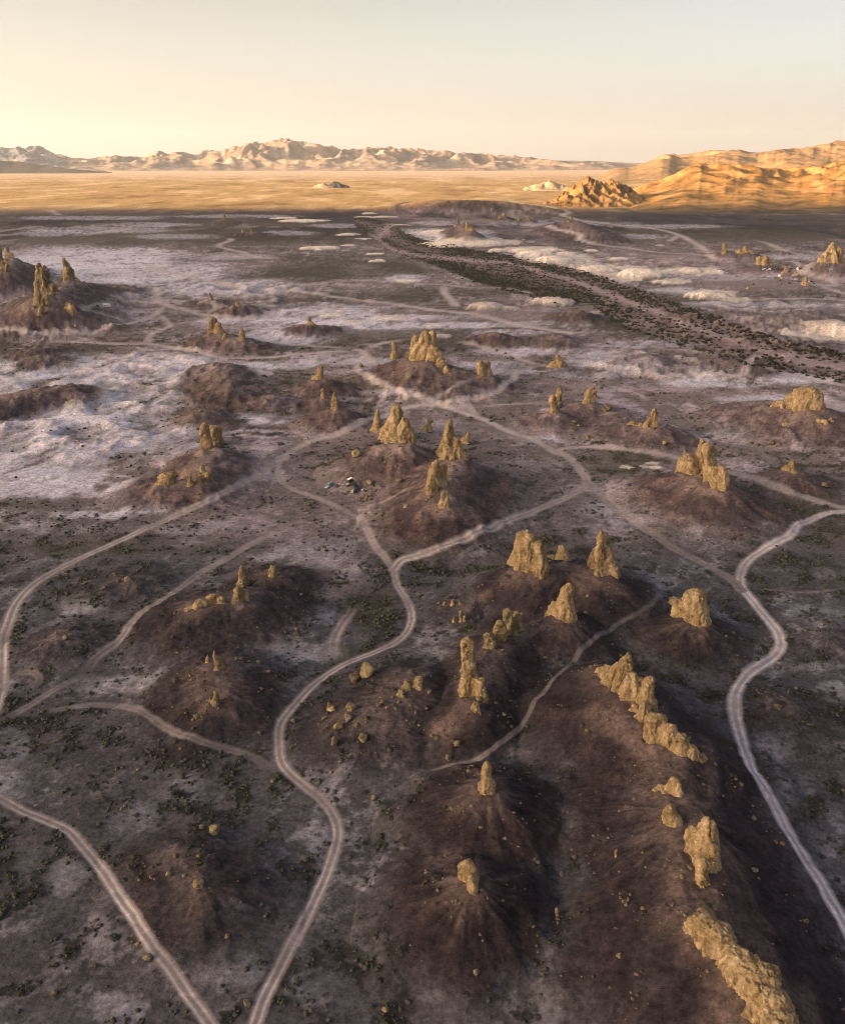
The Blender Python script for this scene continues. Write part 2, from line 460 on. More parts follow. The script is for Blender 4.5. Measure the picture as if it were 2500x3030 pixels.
MZ = MZ + RUG * (1.5 * (ridged2(GX / 11 + wxm * .1, GY / 11, 171, 4) - 0.6) + 0.35 * fbm2(GX / 3, GY / 3, 175, 3)) * np.clip(np.hypot(GY, 140) / 350, .7, 2)
GZ = base + MZ
GU, GV = project(GX, GY, GZ)

Z2 = GZ.reshape(NY, NX)
def ground_z(x, y):
    x, y = np.asarray(x, float), np.asarray(y, float)
    r = np.clip(np.interp(y, ys, np.arange(NY)), 0, NY - 1.001)
    c = np.clip((x / halfw(y) + 1) / 2 * (NX - 1), 0, NX - 1.001)
    r0, c0 = r.astype(int), c.astype(int)
    fr, fc = r - r0, c - c0
    return (Z2[r0, c0] * (1 - fr) + Z2[r0 + 1, c0] * fr) * (1 - fc) + (Z2[r0, c0 + 1] * (1 - fr) + Z2[r0 + 1, c0 + 1] * fr) * fc

_steps = 60 * np.exp(np.linspace(0, math.log(20000 / 60), 6000))
def hit(px, py):
    """where the line of sight through a photo pixel meets the ground"""
    d = pdir(px, py)
    P = d[None, :] * _steps[:, None]; P[:, 2] += CAMH
    below = P[:, 2] < ground_z(P[:, 0], P[:, 1])
    i = int(np.argmax(below))
    if not below[i]: i = len(_steps) - 1
    lo, hi = _steps[max(i - 1, 0)], _steps[i]
    for _ in range(18):
        m = (lo + hi) / 2
        p = d * m
        if p[2] + CAMH < ground_z(p[0], p[1]): hi = m
        else: lo = m
    p = d * hi
    return np.array([p[0], p[1], float(ground_z(p[0], p[1]))])

# ------------------------------------------------------------------ roads: name, width m, pale strength, pixels
ROADS = [
    ('dirt_road', 4.0, 1.0, [(-40, 2150), (0, 2049), (10, 1893), (27, 1839), (49, 1785), (98, 1731), (162, 1690), (245, 1648), (367, 1594), (490, 1540), (612, 1483), (710, 1434), (790, 1385), (840, 1352), (918, 1306), (1016, 1277), (1109, 1238), (1197, 1208), (1285, 1196), (1383, 1181), (1471, 1157), (1515, 1125), (1525, 1101)]),
    ('dirt_road', 2.9, 1.0, [(832, 1358), (820, 1385), (822, 1409), (849, 1439), (908, 1463), (962, 1483), (1016, 1510), (1065, 1532), (1086, 1565), (1109, 1614), (1138, 1648), (1163, 1687), (1173, 1726), (1202, 1775), (1217, 1819), (1207, 1863), (1173, 1898), (1114, 1927), (1040, 1956), (967, 1996), (908, 2045), (864, 2093), (830, 2142), (825, 2187), (835, 2260), (893, 2319), (947, 2363), (982, 2407), (999, 2461), (986, 2524), (962, 2593), (933, 2656), (898, 2730), (859, 2798), (813, 2890), (778, 2960), (745, 3060)]),
    ('dirt_road', 4.4, 0.95, [(1163, 1685), (1187, 1658), (1236, 1643), (1310, 1614), (1422, 1566), (1554, 1522), (1650, 1483), (1709, 1453), (1736, 1429), (1723, 1399), (1679, 1350), (1643, 1338), (1579, 1301), (1505, 1277), (1408, 1233), (1310, 1199), (1236, 1174), (1163, 1150), (1089, 1115), (1055, 1091), (1078, 1070), (1086, 1058), (1075, 1042), (1050, 1036)]),
    ('dirt_road', 4.2, 0.8, [(1650, 1337), (1674, 1326), (1772, 1323), (1870, 1333), (2003, 1355), (2164, 1399), (2277, 1434), (2360, 1463), (2433, 1487), (2500, 1502), (2590, 1512)]),
    ('gravel_road', 3.6, 1.5, [(2600, 1505), (2500, 1513), (2433, 1522), (2360, 1551), (2335, 1584), (2262, 1623), (2213, 1658), (2191, 1697), (2193, 1736), (2228, 1780), (2272, 1834), (2306, 1883), (2301, 1927), (2252, 1966), (2203, 2005), (2174, 2054), (2174, 2113), (2193, 2186), (2213, 2245), (2252, 2314), (2301, 2402), (2360, 2505), (2424, 2603), (2482, 2705), (2570, 2850)]),
    ('dirt_road', 4.4, 0.4, [(1738, 1425), (1821, 1502), (1885, 1548), (1993, 1623), (2091, 1672), (2164, 1716), (2190, 1745)]),
    ('dirt_track', 5.0, 0.9, [(-60, 970), (0, 973), (49, 976), (98, 986), (211, 981), (294, 976), (372, 959), (431, 944), (470, 922), (482, 902)]),
    ('dirt_track', 5.0, 0.9, [(157, 1008), (274, 1013), (343, 1017), (446, 1017), (514, 1030), (588, 1037), (646, 1057), (734, 1059), (832, 1054), (900, 1046), (980, 1040), (1066, 1040)]),
    ('dirt_track', 4.5, 0.8, [(441, 1015), (441, 998), (465, 978), (504, 964), (485, 942), (470, 930)]),
    ('dirt_track', 5.5, 0.95, [(328, 866), (360, 888), (461, 895), (504, 906), (539, 912), (612, 932), (685, 939), (759, 937), (832, 929)]),
    ('dirt_track', 4.5, 0.8, [(211, 981), (274, 1010)]),
    ('dirt_track', 4.5, 0.8, [(730, 993), (783, 1005), (850, 1017), (950, 1025), (1040, 1034)]),
    ('dirt_track', 4.0, 0.7, [(340, 892), (300, 899), (245, 914), (300, 928), (350, 942), (372, 957)]),
    ('dirt_track', 5.0, 0.7, [(468, 892), (466, 878), (461, 862), (490, 848)]),
    ('graded_road', 9.0, 0.9, [(432, 783), (504, 805), (648, 837), (828, 855), (900, 863), (969, 876), (1084, 890), (1176, 902), (1292, 918), (1338, 922), (1430, 936), (1545, 964), (1683, 985)]),
    ('dirt_track', 6.0, 0.6, [(640, 852), (760, 850), (900, 842), (992, 833), (1084, 830), (1200, 837), (1305, 842), (1407, 852), (1499, 853), (1591, 872)]),
    ('dirt_track', 6.5, 0.9, [(1315, 844), (1315, 867), (1338, 890), (1356, 912)]),
    ('gravel_road', 7.0, 1.1, [(1620, 668), (1647, 680), (1700, 690), (1718, 697), (1714, 710), (1769, 724), (1861, 735), (1953, 747), (2046, 751), (2092, 756), (2119, 767)]),
    ('gravel_road', 8.0, 1.1, [(2094, 749), (2078, 733), (2046, 715), (2009, 696), (1953, 680), (1880, 670), (1783, 660), (1705, 649), (1663, 637), (1682, 627), (1620, 610), (1542, 602), (1492, 587), (1453, 581)]),
    ('dirt_track', 5.0, 0.7, [(2009, 697), (1976, 715)]),
    ('gravel_road', 5.5, 1.2, [(2331, 774), (2359, 779), (2391, 791), (2372, 799), (2364, 803), (2377, 809), (2428, 823), (2465, 832), (2462, 843), (2437, 850), (2500, 869), (2570, 885)]),
    ('dirt_track', 4.5, 0.7, [(2235, 712), (2267, 719), (2313, 740), (2368, 754), (2420, 766)]),
    ('dirt_track', 4.0, 0.9, [(2313, 834), (2364, 835), (2410, 839), (2440, 849)]),
    ('dirt_track', 5.5, 0.8, [(2207, 890), (2276, 883), (2345, 883), (2420, 885), (2560, 890)]),
    ('dirt_track', 7.0, 0.7, [(673, 704), (684, 711), (648, 729), (720, 747), (763, 762), (860, 765)]),
    ('dirt_track', 9.0, 0.6, [(148, 620), (163, 630), (178, 637)]),
    ('gravel_road', 5.0, 1.1, [(1944, 1108), (2066, 1108), (2184, 1110), (2208, 1076), (2238, 1052)]),
    ('dirt_track', 6.0, 0.7, [(2215, 1075), (2262, 1086), (2384, 1120), (2500, 1140), (2570, 1150)]),
    ('dirt_road', 2.6, 1.15, [(-80, 2330), (0, 2362), (73, 2402), (147, 2431), (206, 2461), (245, 2505), (294, 2563), (343, 2637), (392, 2705), (441, 2784), (499, 2857), (548, 2931), (602, 3004), (650, 3075)]),
    ('dirt_track', 3.4, 0.6, [(245, 2000), (289, 1942), (353, 1893), (392, 1839), (426, 1805), (514, 1751), (588, 1697), (661, 1658), (734, 1614), (803, 1579), (850, 1555)]),
    ('dirt_track', 4.0, 0.8, [(986, 1960), (988, 1893), (1006, 1854), (1035, 1814), (1055, 1780)]),
    ('footpath', 1.2, 0.55, [(1250, 2285), (1417, 2245), (1496, 2186), (1554, 2128), (1584, 2069), (1608, 2049), (1645, 2000), (1692, 1965), (1725, 1915), (1768, 1878), (1821, 1849), (1880, 1817), (1934, 1778), (1954, 1746)]),
    ('footpath', 2.2, 0.7, [(1060, 1502), (1138, 1483), (1212, 1443), (1256, 1434)]),
    ('dirt_track', 2.4, 0.35, [(120, 2105), (300, 2085), (406, 2098), (490, 2152), (588, 2191), (734, 2235), (828, 2285)]),
    ('footpath', 1.2, 0.4, [(2220, 1740), (2360, 1752), (2500, 1742)]),
    ('dirt_track', 6.0, 0.5, [(1603, 1076), (1525, 1101)]),
    ('dirt_track', 5.0, 0.5, [(1340, 1010), (1450, 1035), (1560, 1070), (1640, 1085)]),
    ('footpath', 2.0, 0.5, [(1270, 1185), (1330, 1150), (1400, 1120)]),
    ('dirt_track', 3.6, 0.8, [(1383, 1183), (1390, 1205), (1400, 1222), (1428, 1242)]),
    ('footpath', 2.2, 0.5, [(1400, 1204), (1520, 1196), (1625, 1190)]),
    ('dirt_track', 3.6, 0.6, [(1787, 1145), (1846, 1155), (1895, 1169), (1914, 1189)]),
    ('dirt_track', 2.6, 0.45, [(-30, 2155), (90, 2085), (170, 2035), (250, 1998)]),
    ('dirt_track', 2.4, 0.5, [(20, 2015), (60, 1992), (100, 1990), (117, 2010), (86, 2046)]),
    ('dirt_track', 5.0, 0.8, [(1078, 1030), (1138, 1014), (1202, 1004)]),
    ('dirt_track', 4.0, 0.6, [(560, 900), (600, 890), (640, 905), (612, 930)]),
    ('dirt_track', 4.5, 0.6, [(500, 965), (540, 955), (600, 945)]),
    ('footpath', 2.0, 0.5, [(1430, 1120), (1470, 1095), (1525, 1100)]),
    ('highway', 10.0, 0.0, [(1215, 597), (1185, 603), (1174, 612), (1190, 625), (1225, 633), (1269, 638), (1340, 642)]),
]
RID = np.full(GX.shape, -1, dtype=int); RM = np.zeros_like(GX); RUT = np.zeros_like(GX); RS = np.zeros_like(GX)
wrx = 0.5 * fbm2(GX / 4, GY / 4, 61, 3)
for k, (nm, w, s, pts) in enumerate(ROADS):
    wp = smooth_line([hit(a, b)[:2] for a, b in pts])
    d, al, sd, _ = near_poly(GX, GY, wp, w * 1.6)
    ok = np.nonzero(np.isfinite(d))[0]
    al, sd = al[ok], sd[ok]
    hw = w * 0.5
    cell = np.minimum(GY[ok] ** 2 * GR_D / (F * CAMH), 0.0095 * GY[ok])
    m = 1 - sstep(np.maximum(hw * 0.85 - cell * .25, 0), hw * 1.2 + cell * .5, d[ok] + wrx[ok] * (0.5 if w > 3 else 0.3))
    tl = np.hypot(*np.diff(wp, axis=0).T).sum()
    ends = np.clip(al / (w * 4), 0, 1) * np.clip((tl - al) / (w * 4), 0, 1) if nm in ('dirt_track', 'footpath') else 1
    rut = np.exp(-((np.abs(sd) - hw * 0.5) / (hw * 0.19)) ** 2)
    rut = rut * (1 - sstep(.35, .9, cell / hw)) * (0.55 + 0.45 * pn2(al / 14 + k, sd * 0.1 + k * 5, 63))
    brk = 0.9 + 0.15 * pn2(al / 30, sd * 0 + k * 7.7, 64) + 0.25 * pn2(al / 40, sd * 0 + k * 2.7, 65)
    mm = m * ends * np.clip(brk, 0.4, 1.1)
    b = mm > RM[ok]
    o2 = ok[b]
    RM[o2] = mm[b]; RUT[o2] = rut[b]; RS[o2] = s
    RID[o2] = np.where(m[b] > 0.5, k, RID[o2])
    # a road bed is worn a little into the ground
RMC = np.clip(RM, 0, 1)
GZ = GZ - 0.12 * RMC * (GY < 900)
Z2 = GZ.reshape(NY, NX)

# ------------------------------------------------------------------ ground colours (surface colours)
def blob(cx, cy, rx, ry, soft=0.45, warp=0.55):
    m = (np.abs(GU - cx) < rx * 2.4) & (np.abs(GV - cy) < ry * 2.4)
    o = np.nonzero(m)[0]
    q = np.hypot((GU[o] - cx) / rx, (GV[o] - cy) / ry) + warp * WARP[o]
    return o, 1 - sstep(1 - soft, 1 + soft, q)

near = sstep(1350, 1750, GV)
DEP = np.hypot(GY, CAMH)
WARP = 0.6 * fbm2(GX / (DEP * .035 + 2), GY / (DEP * .06 + 3), 201, 4) + 0.5 * fbm2(GX / 9, GY / 9, 207, 3) * np.clip(600 / DEP, 0, 1)
n_l = fbm2(GX / 34, GY / 34, 211, 4); n_m = fbm2(GX / 9, GY / 9, 221, 4); n_s = fbm2(GX / 2.6, GY / 2.6, 231, 4, 0.7); n_x = fbm2(GX / 120, GY / 150, 241, 4)
st_a, st_b = GX * .45 + GY * .89, -GX * .89 + GY * .45
n_st = fbm2(st_a / 75, st_b / 9, 281, 4, 0.6)
n_fs = fbm2(GX / 55, GY / 170, 285, 5, 0.65)
n_xx = fbm2(GX / 420, GY / 600, 251, 4)
C = np.tile(np.array([[0.125, 0.105, 0.096]]), (len(GX), 1))
C = mixc(C, (0.265, 0.228, 0.228), sstep(-0.05, 0.30, n_l + 0.7 * n_m + 0.25 * n_s))
C = mixc(C, (0.062, 0.054, 0.044), sstep(0.04, 0.20, n_x + 0.8 * n_m + 0.3 * n_s))
# scrub plain far off
fw = sstep(760, 690, GV) * (GY < 5000)
Cf = np.tile(np.array([[0.066, 0.056, 0.042]]), (len(GX), 1))
Cf = mixc(Cf, (0.165, 0.135, 0.118), sstep(0.06, 0.30, n_x + 0.8 * n_fs))
Cf = mixc(Cf, (0.030, 0.024, 0.024), sstep(0.02, 0.22, n_xx + 0.3 * n_x - 0.8 * n_fs))
C = C + (Cf - C) * fw[:, None]
# foreground: darker, mottled
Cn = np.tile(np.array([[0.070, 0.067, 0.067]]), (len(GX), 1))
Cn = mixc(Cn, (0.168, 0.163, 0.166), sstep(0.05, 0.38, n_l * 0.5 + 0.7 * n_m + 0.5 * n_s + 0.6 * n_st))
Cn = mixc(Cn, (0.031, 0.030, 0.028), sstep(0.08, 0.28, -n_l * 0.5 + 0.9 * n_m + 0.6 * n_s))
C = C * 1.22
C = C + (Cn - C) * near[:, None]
# beyond the shade: golden scrub flats with sunlight painted in, then pale valley floor
lw = sstep(2500, 3100, GY)
Cl = np.tile(np.array([[0.40, 0.255, 0.115]]), (len(GX), 1))
ns2 = fbm2(GX / 300, GY / 700, 261, 4); ns3 = fbm2(GX / 90, GY / 260, 271, 4)
Cl = mixc(Cl, (0.55, 0.385, 0.225), sstep(0.05, 0.45, ns2 + 0.6 * ns3))
Cl = mixc(Cl, (0.26, 0.155, 0.062), sstep(0.12, 0.50, -ns2 + 0.7 * ns3))
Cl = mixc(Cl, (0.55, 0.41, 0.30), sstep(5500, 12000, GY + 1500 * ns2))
Cl = Cl * (1 + 0.38 * fbm2(GX / 45, GY / 190, 295, 4, 0.7))[:, None]
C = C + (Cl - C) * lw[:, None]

PALE, WHT, OLV, DRK, PNK = (0.50, 0.49, 0.51), (0.52, 0.47, 0.385), (0.058, 0.052, 0.034), (0.034, 0.027, 0.027), (0.235, 0.185, 0.172)
PATCH = [
    (OLV, .85, [(1130, 875, 190, 26), (1060, 795, 260, 34), (700, 700, 330, 26), (2230, 690, 330, 24), (260, 715, 190, 16), (1450, 862, 90, 20), (900, 800, 150, 20), (560, 880, 110, 14), (250, 905, 120, 20), (700, 975, 120, 18), (820, 905, 120, 10), (1500, 1010, 140, 16), (2250, 1060, 220, 24), (1800, 960, 120, 20)]),
    (OLV, .75, [(1520, 1395, 180, 110), (1470, 1262, 150, 36), (1300, 1225, 120, 16), (1800, 1370, 100, 40), (930, 1130, 90, 14), (1080, 1000, 120, 14), (1560, 1190, 70, 18), (1960, 1180, 140, 16), (2200, 1270, 130, 20), (2250, 1500, 160, 40), (2440, 1440, 80, 30), (1900, 1480, 90, 40), (1330, 1590, 150, 30), (940, 1640, 110, 30), (1100, 1790, 80, 50), (1000, 1930, 110, 22), (560, 1410, 200, 30), (170, 1490, 240, 22), (300, 1620, 200, 26)]),
    (DRK, .8, [(600, 640, 640, 22), (2120, 652, 420, 20), (1040, 648, 190, 26), (2330, 672, 220, 9), (1880, 630, 200, 16), (1420, 700, 110, 8), (1130, 690, 80, 26)]),  # far band of shade painted dark, plus the black head of the wash
    (PNK, .7, [(1350, 640, 220, 22), (1600, 690, 160, 20), (2050, 770, 200, 26), (2250, 830, 260, 30), (1150, 1480, 200, 60), (760, 1540, 230, 60), (960, 1700, 140, 60), (1500, 930, 120, 24), (2050, 1170, 230, 24), (1800, 1250, 120, 24), (1000, 1280, 120, 50), (1700, 1130, 150, 20), (820, 1440, 100, 40)]),
    (PALE, .72, [(200, 1180, 330, 84), (330, 1290, 320, 66), (100, 1360, 230, 80), (120, 1425, 260, 46), (480, 1090, 210, 42), (150, 1085, 210, 36), (420, 805, 260, 36), (650, 852, 260, 26), (200, 770, 230, 40), (970, 932, 150, 36), (880, 968, 170, 26), (840, 1000, 150, 20), (1830, 1072, 160, 22), (2000, 1096, 190, 16), (2150, 1130, 210, 16), (2370, 1118, 150, 16), (1350, 962, 130, 10), (1500, 985, 100, 9), (1150, 962, 130, 14), (1204, 823, 70, 10), (1290, 700, 160, 22), (1520, 765, 120, 10)]),
    (PALE, .5, [(1600, 1040, 200, 12), (1450, 1080, 120, 12), (1750, 1110, 120, 12), (2300, 1180, 160, 12), (1600, 960, 150, 10), (1900, 1020, 160, 10), (1050, 1070, 160, 14), (1180, 1160, 100, 10), (850, 1080, 100, 12), (2350, 900, 160, 10), (2150, 900, 120, 9), (1500, 1100, 80, 9), (1250, 940, 160, 10), (2000, 860, 90, 10), (1620, 1300, 60, 10), (1000, 1180, 60, 9)]),
    (PALE, .42, [(300, 680, 200, 10), (520, 700, 120, 8), (150, 690, 100, 10), (650, 760, 150, 9), (850, 690, 90, 7), (450, 665, 150, 6), (1000, 668, 90, 6), (1650, 662, 200, 9), (1850, 700, 150, 7), (2000, 670, 160, 6), (2300, 760, 150, 8), (2150, 820, 150, 10), (1300, 660, 80, 6), (700, 640, 200, 5), (250, 645, 200, 6)]),
    (PALE, .75, [(120, 1240, 150, 26), (400, 1245, 160, 18), (60, 1390, 110, 30), (230, 1325, 200, 18), (350, 1180, 100, 16), (160, 1105, 90, 14), (540, 1080, 70, 14), (700, 1232, 130, 11), (785, 1250, 60, 9), (430, 1505, 70, 16), (290, 1525, 120, 16), (403, 754, 150, 20), (330, 830, 190, 9), (700, 948, 120, 8), (960, 955, 110, 9), (1760, 1052, 60, 10), (1900, 1085, 110, 8), (2010, 1112, 120, 6), (560, 1060, 60, 9), (770, 1085, 50, 14), (100, 770, 130, 12), (250, 790, 120, 10)]),
    (PALE, .24, [(641, 1655, 34, 14), (783, 1648, 70, 12), (160, 1966, 90, 22), (49, 2030, 60, 24), (318, 2025, 120, 26), (30, 2206, 60, 50), (245, 1795, 70, 22), (967, 1638, 140, 40), (1065, 1697, 60, 26), (947, 1824, 50, 26), (918, 1932, 90, 26), (1748, 1502, 70, 26), (2140, 1287, 60, 12), (2281, 1682, 50, 11), (2413, 1971, 70, 14), (2458, 2045, 50, 28), (1694, 1986, 25, 16), (30, 2323, 60, 46), (661, 2010, 46, 9), (560, 1560, 160, 24), (180, 1560, 180, 20), (2270, 1560, 40, 16), (2100, 1560, 60, 18)]),
    (PALE, .20, [(2433, 1824, 110, 36), (2457, 1697, 60, 18), (2453, 2470, 50, 80), (2384, 2622, 40, 80), (680, 2870, 100, 60), (343, 2985, 80, 50), (695, 2700, 40, 40), (942, 2935, 90, 60), (1471, 2877, 22, 60), (1628, 2960, 36, 90), (1620, 2760, 30, 90), (1432, 2495, 50, 10), (1300, 2568, 25, 12), (1192, 2510, 25, 7), (1909, 2823, 60, 46), (1944, 2911, 60, 46), (1856, 2485, 90, 20), (1860, 2348, 70, 13), (1700, 2440, 24, 50), (1720, 2600, 20, 60), (940, 2470, 40, 60), (560, 2330, 120, 50), (480, 2180, 90, 20), (400, 2420, 80, 60), (200, 2600, 60, 60), (2300, 2200, 60, 60), (2350, 2350, 60, 60)]),
    (WHT, .8, [(1400, 716, 150, 13), (1640, 765, 130, 16), (1850, 808, 150, 20), (2040, 802, 90, 13), (1300, 690, 70, 8), (1980, 832, 60, 9), (2100, 870, 76, 12), (1750, 790, 100, 14), (2440, 985, 120, 26), (1560, 740, 110, 9)]),
    (WHT, .8, [(1845, 1381, 18, 5), (1862, 1384, 12, 3), (1906, 1380, 14, 4), (1930, 1371, 18, 4), (1938, 1383, 20, 4)]),
    (DRK, .9, [(1925, 1376, 13, 3)]),
    (DRK, .35, [(300, 2450, 170, 90), (150, 2850, 200, 120), (560, 2640, 150, 80), (1150, 2750, 180, 160), (1560, 2450, 130, 130), (300, 2230, 180, 60), (1250, 2900, 200, 120), (1780, 2950, 130, 100), (2250, 2450, 80, 120), (620, 1880, 160, 50), (420, 1690, 150, 30), (60, 1700, 120, 40), (1420, 2150, 120, 80), (1560, 2000, 120, 60)]),
]
mound_cut = 1 - 0.75 * np.clip(BROWN * 1.3, 0, 1)
for colr, st, lst in PATCH:
    for (cx, cy, rx, ry) in lst:
        o, m = blob(cx, cy, rx, ry)
        if colr is PALE:
            m = sstep(0.02, 1.0, m * (1 + 0.9 * n_m[o] + 0.9 * n_l[o] + 0.5 * n_s[o] + 1.3 * n_st[o]) * 0.85)
        elif colr in (OLV, DRK, PNK):
            m = m * np.clip(0.7 + 1.0 * n_x[o] + 0.6 * n_l[o] + 0.4 * n_m[o] + 1.2 * n_fs[o] * fw[o], 0.05, 1.1)
        elif colr is WHT:
            m = sstep(0.35, 0.6, m + 0.5 * n_l[o] + 0.35 * n_m[o])
        C[o] = mixc(C[o], colr, np.clip(m * st * (mound_cut[o] if cy < 2200 else 1), 0, 1))

C = mixc(C, (0.10, 0.082, 0.072), badl * sstep(0.5, 0.32, RILL) * 0.5 * mound_cut)
C = mixc(C, (0.44, 0.40, 0.36), badl * sstep(0.55, 0.75, RILL + 0.15 * n_m) * 0.4 * mound_cut)
# the dry wash with its bushes
WASH_TOP = np.array([(1040, 642), (1100, 646), (1165, 660), (1200, 688), (1260, 711), (1440, 744), (1700, 795), (1900, 860), (2100, 930), (2300, 1000), (2500, 1045), (2900, 1110)], float)
WASH_BOT = np.array([(1040, 660), (1085, 690), (1110, 708), (1158, 746), (1230, 768), (1300, 792), (1400, 832), (1500, 864), (1600, 880), (1740, 900), (1850, 962), (2000, 1010), (2250, 1082), (2500, 1128), (2900, 1195)], float)
CHAN = np.array([(1105, 700), (1160, 738), (1250, 759), (1400, 771), (1500, 779), (1600, 802), (1700, 832), (1800, 872), (1900, 908), (2050, 966), (2200, 1020), (2400, 1075), (2900, 1140)], float)
wt, wb = np.interp(GU, WASH_TOP[:, 0], WASH_TOP[:, 1]), np.interp(GU, WASH_BOT[:, 0], WASH_BOT[:, 1])
wf = (GV - wt) / (wb - wt)
wfn = wf + 0.07 * WARP
WASHM = sstep(-0.02, 0.06, wfn) * (1 - sstep(0.94, 1.04, wfn)) * (GU > 1050) * (GV < 1200) * (GV > 640)
wchan = np.exp(-((GV + 5 * WARP - np.interp(GU, CHAN[:, 0], CHAN[:, 1])) / np.interp(GU, [1100, 1500, 2500], [8, 6, 13])) ** 2)
wchan = np.maximum(wchan, np.exp(-((GU - np.interp(GV, [655, 672, 700], [1172, 1150, 1120])) / 22) ** 2) * (GV < 706))
Cw = np.tile(np.array([[0.120, 0.092, 0.082]]), (len(GX), 1))
Cw = mixc(Cw, (0.052, 0.042, 0.035), sstep(0.5, 0.75, wfn) * (1 - sstep(1500, 1880, GU)))
Cw = mixc(Cw, (0.050, 0.041, 0.035), sstep(0.30, 0.05, wfn) * (1 - sstep(1300, 1500, GU)))
Cw = mixc(Cw, (0.265, 0.215, 0.195), np.clip(wchan * 0.9 + 0.75 * sstep(-0.1, 0.3, n_m + .5 * n_l) * sstep(1650, 1850, GU), 0, 1))
C = C + (Cw - C) * WASHM[:, None]
# talus: dark purplish brown, gravel fans under the pinnacles
tal = np.clip(BROWN, 0, 1)
Ct = np.tile(np.array([[0.062, 0.043, 0.041]]), (len(GX), 1))
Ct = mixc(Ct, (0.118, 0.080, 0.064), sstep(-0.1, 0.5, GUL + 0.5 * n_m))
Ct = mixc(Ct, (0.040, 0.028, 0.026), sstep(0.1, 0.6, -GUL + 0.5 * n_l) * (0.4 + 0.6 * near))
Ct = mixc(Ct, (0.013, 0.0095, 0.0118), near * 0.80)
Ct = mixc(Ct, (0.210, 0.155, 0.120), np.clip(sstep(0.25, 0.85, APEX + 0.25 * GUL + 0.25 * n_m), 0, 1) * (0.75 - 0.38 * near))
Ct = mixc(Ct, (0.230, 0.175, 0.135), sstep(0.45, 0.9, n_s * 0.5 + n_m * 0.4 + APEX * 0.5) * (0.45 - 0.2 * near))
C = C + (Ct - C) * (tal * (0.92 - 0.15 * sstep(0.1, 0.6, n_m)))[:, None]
# pale clay domes
Cd = np.tile(np.array([[0.60, 0.54, 0.43]]), (len(GX), 1))
Cd = mixc(Cd, (0.44, 0.38, 0.30), sstep(0.15, 0.6, n_l + 0.4 * n_m))
C = C + (Cd - C) * (WHITE * (1 - 0.9 * tal) * np.where(GV < 850, 0.95, 0.55))[:, None]
# roads
Cr = np.tile(np.array([[0.185, 0.160, 0.146]]), (len(GX), 1))
Cr = mixc(Cr, (0.54, 0.495, 0.46), np.clip(RUT * 1.0 * np.clip(RS, 0, 1.2), 0, 1))
Cr = np.where((RS > 1.2)[:, None], Cr * 1.1 + 0.10, Cr)
Cr = np.where((RS == 0.0)[:, None], np.array([[0.07, 0.06, 0.058]]), Cr)
far_r = sstep(260, 520, GY)
Cr = mixc(Cr, (0.43, 0.38, 0.335), far_r * 0.8 * (RS > 0))
rmix = np.clip(RMC * np.where(RS > 0, np.clip(0.35 + 0.7 * RS, 0, 1), 1.0), 0, 1)
C = C + (Cr - C) * rmix[:, None]
# fine natural scatter
C = C * (1 + 0.35 * n_s * np.clip(500 / DEP, 0.3, 1) + 0.25 * fbm2(GX / 6, GY / 6, 291, 4, 0.7))[:, None]
C = np.where((GY < 2900)[:, None], C * np.array([[1.13, 1.03, 1.18]]), C)          # mauve put into the shaded ground's colour, offsetting the yellow sky light
C = np.clip(C, 0.010, 0.75)

# ------------------------------------------------------------------ ground, roads and wash as pieces of one sheet
IDX = np.arange(NY * NX).reshape(NY, NX)
FACES = np.stack([IDX[:-1, :-1], IDX[:-1, 1:], IDX[1:, 1:], IDX[1:, :-1]], axis=-1).reshape(-1, 4)
FR = RID[FACES]
flab = np.where((FR >= 0).sum(1) >= 2, FR.max(1), -1)
fw_ = (WASHM[FACES].mean(1) > 0.5) & (flab < 0)
flab = np.where(fw_, 1000, flab)
V = np.stack([GX, GY, GZ], 1)
def sheet(name, sel, mat='earth'):
    f = FACES[sel]
    used, inv = np.unique(f, return_inverse=True)
    me = mesh_np(name, V[used], inv.reshape(-1, 4), M[mat], True, C[used])
    return link(name, me, kind='structure')
sheet('ground', flab == -1)
sheet('dry_wash', flab == 1000)
for k in range(len(ROADS)):
    s = flab == k
    if s.sum() > 3: sheet(ROADS[k][0], s, 'road')
# the wider desert floor the sheet lies on, all round
fx = np.array([[-60000, -60000, -4.0], [60000, -60000, -4.0], [60000, 70000, -4.0], [-60000, 70000, -4.0]])
link('desert_floor', mesh_np('desert_floor', fx, np.array([[0, 1, 2, 3]]), M['earth'], False, np.tile([[0.25, 0.19, 0.12]], (4, 1))), kind='structure')

